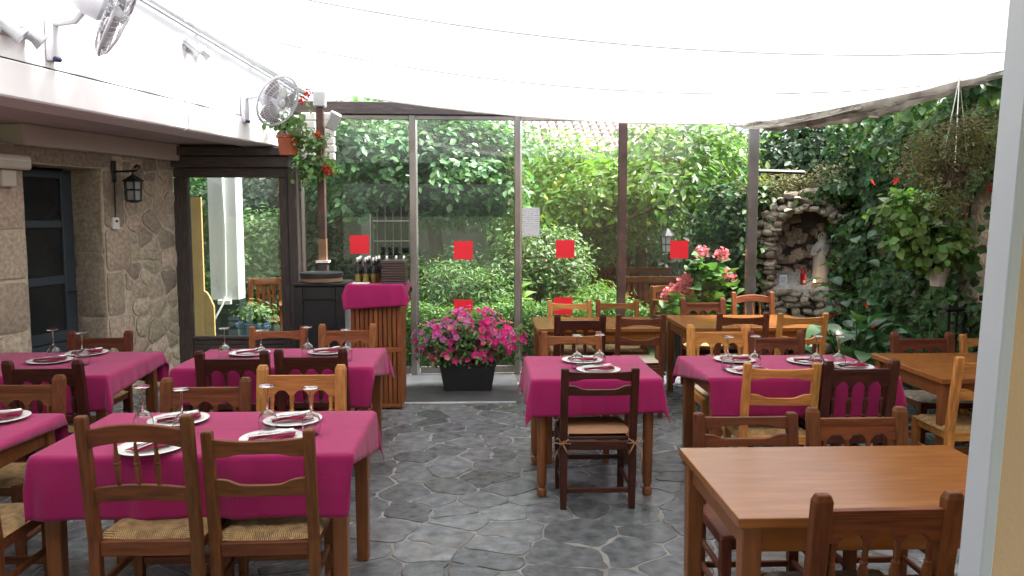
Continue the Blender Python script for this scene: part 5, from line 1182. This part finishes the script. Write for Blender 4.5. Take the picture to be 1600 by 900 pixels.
def tbl(label, xl_, xr_, y0, y1, **k): t = table(label, xl_, xr_, y0, y1, **k); return dict(x0=xl_, x1=xr_, y0=y0, y1=y1, c=Vector(((xl_ + xr_) / 2, (y0 + y1) / 2, TH)), w=xr_ - xl_, d=y1 - y0, o=t)
X = lambda px, py: on(px, py, TH).x
Yd = lambda py, px=700: on(px, py, TH).y
T1 = tbl('long wooden table under a magenta cloth at front left, set for four', -1.87, -.56, 3.30, 4.02)
T0 = tbl('wooden table under a magenta cloth cut off by the left picture edge', -3.35, -2.12, 3.30, 4.02)
T2 = tbl('wooden table under a magenta cloth beside the stone wall', -3.45, -2.35, 5.0, 5.85)
T3 = tbl('wooden table under a magenta cloth in front of the slatted counter', -2.02, -.74, 5.22, 5.95)
T4 = tbl('small square table with turned legs under a magenta cloth, centre of the courtyard', .30, 1.08, 4.78, 5.56, turned=True)
T5 = tbl('wooden table under a magenta cloth at the right, its left edge bare', 1.385, 2.56, 4.78, 5.54)
T6 = tbl('bare varnished wooden table at front right, nearest to the camera', .84, 2.02, 2.53, 3.34)
T7 = tbl('bare wooden table by the glass, left of the far row', .47, 1.62, 6.95, 7.75)
T8 = tbl('bare wooden table by the glass, right of the far row before the shrine', 1.80, 3.05, 6.95, 7.85)
T9 = tbl('bare wooden table at right beside the ivy wall', 2.80, 3.95, 4.72, 5.62)
cloth('magenta cloth on the front left table set for four', T1['c'], T1['w'], T1['d'], .10, -.01, .27, .20, .0, 1, or2=.26)
cloth('magenta cloth on the table cut off by the left edge', T0['c'], T0['w'], T0['d'], .10, .05, .03, .20, -.05, 2)
cloth('magenta cloth on the table beside the stone wall', T2['c'], T2['w'], T2['d'], .2, .12, .26, .2, .06, 3, flare=.2)
cloth('magenta cloth on the table before the slatted counter', T3['c'], T3['w'], T3['d'], .1, .03, .26, .2, -.02, 4, flare=.16, or2=.2)
cloth('magenta cloth with drooping corners on the small square centre table', T4['c'], T4['w'], T4['d'], .22, .20, .225, .2, .03, 5, flare=.13)
cloth('magenta cloth shifted to the right on the right-hand table', T5['c'], T5['w'], T5['d'], -.02, .22, .25, .15, -.01, 6, flare=.07, ol2=.2)

# ---------------------------------------------------------------- chairs
def rake(z): return -.19 - .065 * max(0, z - .44) / .46
def chair_parts(kind, seat, col):
    P = []; wz, wx = wood(col, 'z'), wood(col, 'x')
    hw = .0275 if kind == 'castle' else .022; W2 = .225 - hw
    for s_ in (-1, 1):
        x_ = s_ * W2; mb = MB()
        if kind == 'castle': tops = [(x_, rake(.878), .878, hw, .021), (x_, rake(.90), .90, hw * .72, .015)]
        else: tops = [(x_, rake(.893), .893, hw, .020), (x_, rake(.90), .90, hw * .8, .016)]
        mb.loft([(x_, -.185, 0, hw * .85, .018), (x_, -.19, .25, hw, .021), (x_, -.19, .44, hw, .021), (x_, rake(.6), .6, hw, .021)] + tops); P.append(('back_post', mb.mesh('back_post', wz, .003)))
        mb = MB(); mb.loft([(s_ * .20, .185, 0, .018, .018), (s_ * .20, .185, .3, .021, .021), (s_ * .20, .185, .435, .021, .021)]); P.append(('front_leg', mb.mesh('front_leg', wz, .003)))
        for z_ in (.14, .26): mb = MB(); mb.box((s_ * .199, -.001, z_), (.018, .33, .026)); P.append(('side_stretcher', mb.mesh('side_stretcher', wx, .003)))
        mb = MB(); mb.box((s_ * .199, -.001, .405), (.024, .33, .05)); P.append(('seat_rail', mb.mesh('seat_rail', wx, .003)))
    mb = MB(); mb.box((0, .185, .405), (.356, .024, .05)); P.append(('seat_rail', mb.mesh('seat_rail', wx, .003)))
    mb = MB(); mb.box((0, -.19, .405), (2 * (W2 - hw) - .001, .024, .055)); P.append(('seat_rail', mb.mesh('seat_rail', wx, .003)))
    mb = MB(); mb.box((0, .185, .21), (.36, .02, .03)); P.append(('front_stretcher', mb.mesh('front_stretcher', wx, .003)))
    mb = MB(); mb.box((0, -.19, .12), (2 * (W2 - hw), .02, .03)); P.append(('rear_stretcher', mb.mesh('rear_stretcher', wx, .003)))
    xi = W2 - hw * .6; yf = lambda x, z: rake(z) - .012 * (1 - (x / .2) ** 2)
    if kind == 'arch':
        mb = MB(); mb.board(-xi, xi, lambda x: .872 - .028 * (x / .2) ** 2, lambda x: .808 - .03 * (x / .2) ** 2, yf, .024, 14); P.append(('crest_rail', mb.mesh('crest_rail', wx, .003)))
        mb = MB(); mb.board(-xi, xi, lambda x: .650 - .02 * (x / .2) ** 2, lambda x: .592 - .014 * (x / .2) ** 2, yf, .022, 14); P.append(('lower_rail', mb.mesh('lower_rail', wx, .003)))
        for x_ in (-.078, .0, .078):
            mb = MB(); za, zb_ = .645, .80
            M = Matrix.Rotation(math.atan2(rake(.80) - rake(.645), .155) * -1, 3, 'X')
            mb.lathe([(.006, 0), (.009, .02), (.0135, .075), (.010, .082), (.0135, .089), (.010, .095), (.012, .102), (.0085, .125), (.006, .165)], (x_, yf(x_, .645), .640), 8, M); P.append(('spindle', mb.mesh('spindle', wz, 0, 2)))
    elif kind == 'ladder2':
        dip = lambda x: .012 * math.tanh(((abs(x) - .12) * 45))
        mb = MB(); mb.board(-xi, xi, lambda x: .880 - .006 * (1 - (x / .2) ** 2), lambda x: .826 - dip(x) * .7, yf, .022, 22); P.append(('top_slat', mb.mesh('top_slat', wx, .002)))
        mb = MB(); mb.board(-xi, xi, lambda x: .778 + dip(x), lambda x: .728, yf, .022, 22); P.append(('lower_slat', mb.mesh('lower_slat', wx, .002)))
    elif kind == 'ladder':
        dip = lambda x: .012 * math.tanh(((abs(x) - .11) * 40)) 
        mb = MB(); mb.board(-xi, xi, lambda x: .868 - .010 * (1 - (x / .2) ** 2), lambda x: .806 - dip(x) * .6 - .006, yf, .022, 22); P.append(('top_slat', mb.mesh('top_slat', wx, .002)))
        mb = MB(); mb.board(-xi, xi, lambda x: .690 + dip(x), lambda x: .632, yf, .022, 22); P.append(('lower_slat', mb.mesh('lower_slat', wx, .002)))
    else:
        def scal(x):
            r_ = .036
            for c_ in (-.098, .0, .098):
                e = abs(x - c_)
                if e < r_: return .735 + math.sqrt(r_ * r_ - e * e) * .95
                if e < r_ + .006: return .742
            return .735
        yc = lambda x, z: rake(z)
        mb = MB(); mb.board(-xi, xi, lambda x: .845, scal, yc, .026, 66); P.append(('scalloped_rail', mb.mesh('scalloped_rail', wx)))
        for z_ in (.812, .822, .832):
            mb = MB()
            mb.box((0, rake(z_), z_), (2 * (W2 - hw) - .002, .031, .004)); P.append(('bead', mb.mesh('bead', wx)))
        mb = MB(); mb.board(-xi, xi, lambda x: .545, lambda x: .505, yc, .022, 4); P.append(('lower_rail', mb.mesh('lower_rail', wx, .003)))
        M = Matrix.Rotation(-math.atan2(rake(.735) - rake(.545), .19), 3, 'X')
        for x_ in (-.149, -.049, .049, .149):
            mb = MB(); mb.lathe([(.010, 0), (.014, .012), (.008, .02), (.013, .035), (.017, .085), (.010, .115), (.014, .12), (.009, .127), (.011, .145), (.009, .16), (.013, .175), (.012, .197)], (x_, rake(.542), .542), 8, M); P.append(('spindle', mb.mesh('spindle', wz, 0, 2)))
    if seat in ('rush', 'rush_grey', 'wood', 'cushion', 'pad'):
        mb = MB(); n_ = 12; vs = []; up_ = seat in ('rush', 'rush_grey')
        hx_, hy0, hy1 = .218, -.165, .208
        if up_:
            for i in range(n_ + 1):
                for j in range(n_ + 1):
                    u, v = i / n_ * 2 - 1, j / n_ * 2 - 1; m_e = max(abs(u), abs(v)); z_ = .456 - .014 * (1 - m_e) * 1.6 - (.03 if m_e > .99 else .006 if m_e > .8 else 0) + .004 * (1 - abs(abs(u) - abs(v)))
                    vs.append((u * hx_, (hy0 + hy1) / 2 + v * (hy1 - hy0) / 2, z_))
            fs = [(i * (n_ + 1) + j, (i + 1) * (n_ + 1) + j, (i + 1) * (n_ + 1) + j + 1, i * (n_ + 1) + j + 1) for i in range(n_) for j in range(n_)]
            mb.add(vs, fs); mb.box((0, (hy0 + hy1) / 2, .42), (.38, .32, .012)); P.append(('rush_seat', mb.mesh('rush_seat', m_rush if seat == 'rush' else m_rush2, 0, 2)))
        else:
            mb.box((0, .02, .441), (.436, .375, .022)); P.append(('seat_board', mb.mesh('seat_board', wx, .006)))
    return P
def cushion_mesh(m, t):
    mb = MB(); n_ = 14; vs = []
    for s_ in (1, -1):
        for i in range(n_ + 1):
            for j in range(n_ + 1):
                u, v = i / n_ * 2 - 1, j / n_ * 2 - 1; e = (1 - abs(u) ** 6) * (1 - abs(v) ** 6)
                vs.append((u * .205 * (1 - .03 * v * v), .02 + v * .185 * (1 - .03 * u * u), t / 2 + s_ * t / 2 * e ** .4))
    k = (n_ + 1) ** 2; fs = []
    for i in range(n_):
        for j in range(n_):
            a_ = i * (n_ + 1) + j; fs += [(a_, a_ + n_ + 1, a_ + n_ + 2, a_ + 1), (k + a_, k + a_ + 1, k + a_ + n_ + 2, k + a_ + n_ + 1)]
    mb.add(vs, fs); me = mb.mesh('pad', m, 0, True); return me
CACHE = {}
def chair(kind, col, seat, px0, px1, ytop, Yb, face, label, rz=0, colname=None):
    key = (kind, col, seat)
    if key not in CACHE: CACHE[key] = chair_parts(kind, seat, col)
    a_, b2 = at(px0, ytop, Yb), at(px1, ytop, Yb); w = abs(b2.x - a_.x); h = min(1.0, max(.82, (a_.z + b2.z) / 2)); cx = (a_.x + b2.x) / 2
    w = min(.49, max(.42, w)); y = Yb + .255 if face > 0 else Yb - .255
    t = thing('dining_chair', label, 'chair', (cx, y, 0), (0 if face > 0 else math.pi) + rz, 'wooden dining chairs')
    t.scale = (w / .45, 1, h / .90)
    for nm, me in CACHE[key]: link(nm, me, t)
    if seat in ('cushion', 'pad'):
        m_ = m_cushion if seat == 'cushion' else m_pad; key2 = 'cush' + seat
        if key2 not in CACHE: CACHE[key2] = cushion_mesh(m_, .035)
        o = link('seat_cushion', CACHE[key2], t, (0, 0, .453))
        if seat == 'cushion' and face > 0:
            for s_ in (-1, 1):
                mb = MB(); x_ = s_ * .212; q_ = Vector((x_, -.218, .425))
                mb.tube([(s_ * .17, -.165, .468), (s_ * .19, -.20, .455), q_, q_ + Vector((s_ * .03, -.004, .035)), q_ + Vector((s_ * .055, -.005, .01)), q_ + Vector((0, -.006, -.004)), q_ + Vector((-s_ * .035, -.004, .028)), q_ + Vector((-s_ * .05, -.005, .0)), q_, q_ + Vector((s_ * .035, -.004, -.05)), q_ + Vector((s_ * .045, .0, -.10 - .10 * (s_ > 0)))], .0045, 5); mb.build('tie', m_cushion, t, smooth=True)
                mb = MB(); mb.tube([q_, q_ + Vector((-s_ * .02, -.006, -.04)), q_ + Vector((-s_ * .035, -.002, -.07))], .0045, 5); mb.build('tie', m_cushion, t, smooth=True)
    return t
N_, A_ = 1, -1     # back towards the camera / facing the camera
chair('arch', 'brown', 'rush', 117, 300, 649, 3.02, N_, 'brown chair with arched crest and spindles, nearest at front left')
chair('ladder', 'brown', 'rush', 312, 487, 672, 3.08, N_, 'brown two-slat rush chair at the near right of the front left table', .03)
chair('castle', 'brown', 'rush', 252, 392, 590, 4.36, A_, 'brown scalloped chair at the far left side of the front left table')
chair('castle', 'honey', 'rush', 402, 541, 570, 4.38, A_, 'honey coloured scalloped chair at the far side of the front left table')
chair('arch', 'brown', 'rush', -200, -33, 650, 3.04, N_, 'rush seated chair cut off by the left edge, near side')
chair('castle', 'brown', 'rush', -46, 104, 586, 4.34, A_, 'brown spindle chair at the far side of the table cut off at left')
chair('castle', 'dark', 'rush', 304, 420, 548, 5.06, N_, 'dark scalloped chair, left of two at the near side of the counter table')
chair('castle', 'dark', 'rush', 427, 541, 545, 5.06, N_, 'dark scalloped chair, right of two at the near side of the counter table', .02)
chair('ladder', 'mid', 'rush', 390, 478, 510, 6.30, A_, 'mid brown slat chair at the far side of the counter table, below the glazed bay')
chair('castle', 'mid', 'rush', 498, 588, 506, 6.32, A_, 'mid brown scalloped chair directly in front of the slatted counter')
chair('castle', 'red', 'rush', 107, 207, 517, 6.16, A_, 'reddish brown chair in front of the stone doorway jamb')
chair('castle', 'dark', 'rush', 3, 128, 563, 4.80, N_, 'dark chair at the near side of the stone wall table')
chair('ladder', 'dark', 'rush', -115, -15, 552, 5.6, N_, 'dark chair at the left end of the stone wall table, cut off by the edge', -1.2)
chair('ladder2', 'dark', 'cushion', 877, 999, 575, 4.55, N_, 'dark two-slat chair with tan tied cushion at the near side of the centre table')
chair('ladder', 'mid', 'rush', 846, 940, 518, 5.95, A_, 'mid brown slat chair at the far side of the small centre table')
chair('castle', 'dark', 'pad', 866, 947, 491, 6.66, N_, 'dark scalloped chair with pale cushion at the near left of the left glass table')
chair('ladder', 'red', 'pad', 963, 1041, 491, 6.66, N_, 'reddish slat chair with pale cushion at the near right of the left glass table')
chair('ladder', 'honey', 'rush', 856, 924, 469, 8.10, A_, 'honey slat chair in front of a red sticker at the glass')
chair('ladder', 'mid', 'rush', 931, 998, 468, 8.10, A_, 'brown slat chair at the glass in front of the brown post')
chair('ladder', 'red', 'pad', 1121, 1202, 489, 6.66, N_, 'reddish slat chair at the near left of the table before the shrine')
chair('ladder', 'honey', 'rush', 1216, 1294, 489, 6.66, N_, 'honey slat chair at the near right of the table before the shrine')
chair('castle', 'red', 'rush', 1063, 1133, 465, 8.16, A_, 'reddish scalloped chair at the far side below the pink geraniums')
chair('arch', 'mid', 'rush', 1143, 1209, 456, 8.18, A_, 'brown chair with arched crest at the far side, left of the shrine')
chair('ladder', 'honey', 'rush', 1167, 1285, 567, 4.60, N_, 'honey two-slat chair at the near left of the right-hand pink table', -.05)
chair('castle', 'dark', 'pad', 1284, 1404, 563, 4.58, N_, 'dark tall spindle chair at the near right of the right-hand pink table', .04)
chair('castle', 'honey', 'pad', 1073, 1171, 507, 5.92, A_, 'honey scalloped chair at the far left of the right-hand pink table')
chair('castle', 'red', 'pad', 1168, 1256, 517, 5.90, A_, 'reddish scalloped chair at the far side of the right-hand pink table')
chair('ladder2', 'red', 'wood', 1082, 1246, 651, 3.66, A_, 'reddish slat chair with plain board seat behind the front right wooden table')
chair('castle', 'brown', 'pad', 1260, 1415, 636, 3.68, A_, 'brown scalloped chair with pale seat behind the front right wooden table')
chair('castle', 'brown', 'rush_grey', 1268, 1503, 770, 2.36, N_, 'brown spindle chair at front right, nearest to the camera', .02)
chair('castle', 'red', 'rush_grey', 1390, 1491, 519, 5.98, A_, 'reddish scalloped chair with grey woven seat in front of the ivy')
chair('ladder', 'honey', 'rush_grey', 1500, 1590, 522, 5.98, A_, 'honey slat chair in front of the ivy, half hidden by the door frame')
chair('ladder', 'honey', 'rush', 1494, 1615, 557, 4.58, N_, 'honey chair at the near side of the ivy table, cut by the door frame')

# ---------------------------------------------------------------- black ribbed heater between the two glass tables
q = on(1049, 586, 0)
ht = thing('ribbed_heater', 'black ribbed radiator standing between the two far tables', 'radiator', (q.x, q.y + .05, 0))
for i in range(7): mb = MB(); mb.box((-.10 + i * .033, 0, .30), (.022, .09, .52)); mb.build('rib', m_blackplastic, ht, bevel=.006)
for z_ in (.06, .54): mb = MB(); mb.box((0, 0, z_), (.23, .05, .03)); mb.build('header', m_blackplastic, ht, bevel=.004)
for s_ in (-.09, .09): mb = MB(); mb.box((s_, 0, .015), (.03, .16, .03)); mb.build('foot', m_blackplastic, ht)

# ---------------------------------------------------------------- place settings
ZP = TH + .0045
m_wine = bpy.data.materials.new('clear_glass'); m_wine.use_nodes = True; pb = m_wine.node_tree.nodes['Principled BSDF']
pb.inputs['Transmission Weight'].default_value = 1; pb.inputs['Roughness'].default_value = .0; pb.inputs['IOR'].default_value = 1.45; pb.inputs['Base Color'].default_value = (.97, .98, .98, 1)
def lathe_mesh(name, prof, m, n=20, smooth=2): mb = MB(); mb.lathe(prof, n=n, cap=False); return mb.mesh(name, m, 0, smooth)
# turned upside down: rim on the cloth, foot in the air
bowl_me = lathe_mesh('bowl', [(.031, 0), (.036, .02), (.0385, .04), (.037, .06), (.030, .078), (.016, .09), (.0055, .096), (.0, .096)][::1] + [(.0, .0935), (.0145, .088), (.0285, .0765), (.0355, .0595), (.037, .04), (.0345, .02), (.0297, 0), (.031, 0)], m_wine, 22)
stem_me = lathe_mesh('stem', [(.0, .0965), (.0055, .0965), (.0038, .11), (.0035, .15), (.0042, .185), (.0, .185)], m_wine, 10)
foot_me = lathe_mesh('foot', [(.0, .1855), (.010, .1858), (.030, .1905), (.033, .193), (.032, .195), (.0, .195)], m_wine, 22)
plate_me = lathe_mesh('well', [(.0, .004), (.055, .004), (.066, .006), (.076, .0115), (.078, .0135), (.074, .0128), (.062, .0082), (.0, .0075)], m_white, 32)
rim_me = lathe_mesh('rim', [(.0745, .0115), (.088, .0155), (.118, .0205), (.1195, .0225), (.117, .0235), (.088, .0185), (.0745, .0145)], m_white, 36)
def plate(label, px, py, nap, sc=1.17):
    p_ = on(px, py, ZP + .015); t = thing('dinner_plate', 'white round plate ' + label, 'plate', (p_.x, p_.y, ZP - .0035), 0, 'dinner plates on the pink tables'); t.scale = (sc, sc, 1)
    link('well', plate_me, t); link('rim', rim_me, t)
    if nap is not None:
        b_ = Vector((p_.x, p_.y, ZP + .019))
        mb = MB(); vs = []; n_ = 8
        for lay in range(3):
            for i in range(n_ + 1):
                for j in range(5):
                    u, v = i / n_ - .5, j / 4 - .5; vs.append((u * (.19 - .015 * lay) + .01 * lay, v * (.085 - .012 * lay) * (1 + .25 * u), .002 + lay * .0045 + .004 * math.sin(u * 9 + lay) * math.cos(v * 5)))
        for lay in range(3): o_2 = lay * (n_ + 1) * 5; mb.f += [(o_2 + i * 5 + j, o_2 + (i + 1) * 5 + j, o_2 + (i + 1) * 5 + j + 1, o_2 + i * 5 + j + 1) for i in range(n_) for j in range(4)]
        mb.v = vs; o = link('folded_napkin', mb.mesh('folded_napkin', m_napkin, 0, True), None, b_, (0, 0, nap)); sd = o.modifiers.new('t', 'SOLIDIFY'); sd.thickness = .0025
        tag(o, 'folded red napkin on plate ' + label, 'napkin', 'folded napkins')
        d_ = Vector((math.cos(nap + .35), math.sin(nap + .35), 0)); 
        fk = thing('table_fork', 'steel fork on plate ' + label, 'fork', b_ + Vector((0, 0, .016)) - d_.cross(Vector((0, 0, 1))) * .012, nap + .35, 'table cutlery')
        mb = MB(); mb.board(-.10, .045, lambda x: .0025, lambda x: 0, lambda x, z: 0, .009, 6); mb.build('handle', m_steel, fk, bevel=.0008)
        for k in range(4): mb = MB(); mb.tube([(.045, 0, .001), (.06, -.009 + k * .006, .003), (.10, -.009 + k * .006, .004)], .0016, 4); mb.build('tine', m_steel, fk)
        kn = thing('table_knife', 'steel knife on plate ' + label, 'knife', b_ + Vector((0, 0, .016)) + d_.cross(Vector((0, 0, 1))) * .016, nap + .25, 'table cutlery')
        mb = MB(); mb.box((-.06, 0, .002), (.10, .012, .005)); mb.build('handle', m_steel, kn, bevel=.0015)
        mb = MB(); mb.add([(-.01, -.006, .001), (.08, -.008, .001), (.11, .002, .001), (.10, .007, .001), (-.01, .006, .001)] + [(-.01, -.006, .0022), (.08, -.008, .0022), (.11, .002, .0022), (.10, .007, .0028), (-.01, .006, .0028)], [(4, 3, 2, 1, 0), (5, 6, 7, 8, 9)] + [(i, (i + 1) % 5, 5 + (i + 1) % 5, 5 + i) for i in range(5)]); mb.build('blade', m_steel, kn)
def glass(label, px, py, s=1.12):
    p_ = on(px, py, ZP + .193 * s); t = thing('wine_glass', 'upturned stemmed wine glass ' + label, 'wine glass', (p_.x, p_.y, ZP), 0, 'upturned wine glasses'); t.scale = (s, s, s)
    for nm, me in (('bowl', bowl_me), ('stem', stem_me), ('foot', foot_me)): link(nm, me, t)
plate('at the far left seat of the front left table', 279, 655, .4)
plate('at the near left seat of the front left table', 236, 698, 1.0)
plate('at the far right seat of the front left table', 457, 655, .3)
plate('at the near right seat of the front left table', 425, 684, .15)
plate('on the table cut off by the left edge', -3, 652, .3)
plate('at the far side of the stone wall table', 136, 551, .2)
plate('at the near side of the stone wall table', 78, 563, .2)
plate('at the left of the counter table', 391, 551, .4)
plate('at the right of the counter table', 512, 549, .3)
plate('at the far side of the centre table', 910, 562, -.4)
plate('at the near side of the centre table', 935, 577, .1)
plate('at the far left of the right-hand pink table', 1148, 561, -.3)
plate('at the far right of the right-hand pink table', 1263, 564, -.3)
plate('at the near left of the right-hand pink table', 1170, 579, .2)
plate('behind the honey chair of the right-hand pink table', 1330, 572, .1)
glass('leftmost on the front left table', 222, 604)
glass('second from left on the front left table', 283, 608)
glass('second from right on the front left table', 417, 603)
glass('rightmost on the front left table', 485, 606)
glass('left one on the stone wall table', 82, 515)
glass('right one on the stone wall table', 127, 520)
glass('leftmost on the counter table', 350, 513)
glass('second from left on the counter table', 407, 516)
glass('second from right on the counter table', 480, 511)
glass('rightmost on the counter table', 540, 515)
glass('left one on the small centre table', 902, 524)
glass('right one on the small centre table', 937, 523)
glass('leftmost on the right-hand pink table', 1138, 526)
glass('second from left on the right-hand pink table', 1180, 525)
glass('second from right on the right-hand pink table', 1277, 525)
glass('rightmost on the right-hand pink table', 1312, 525)
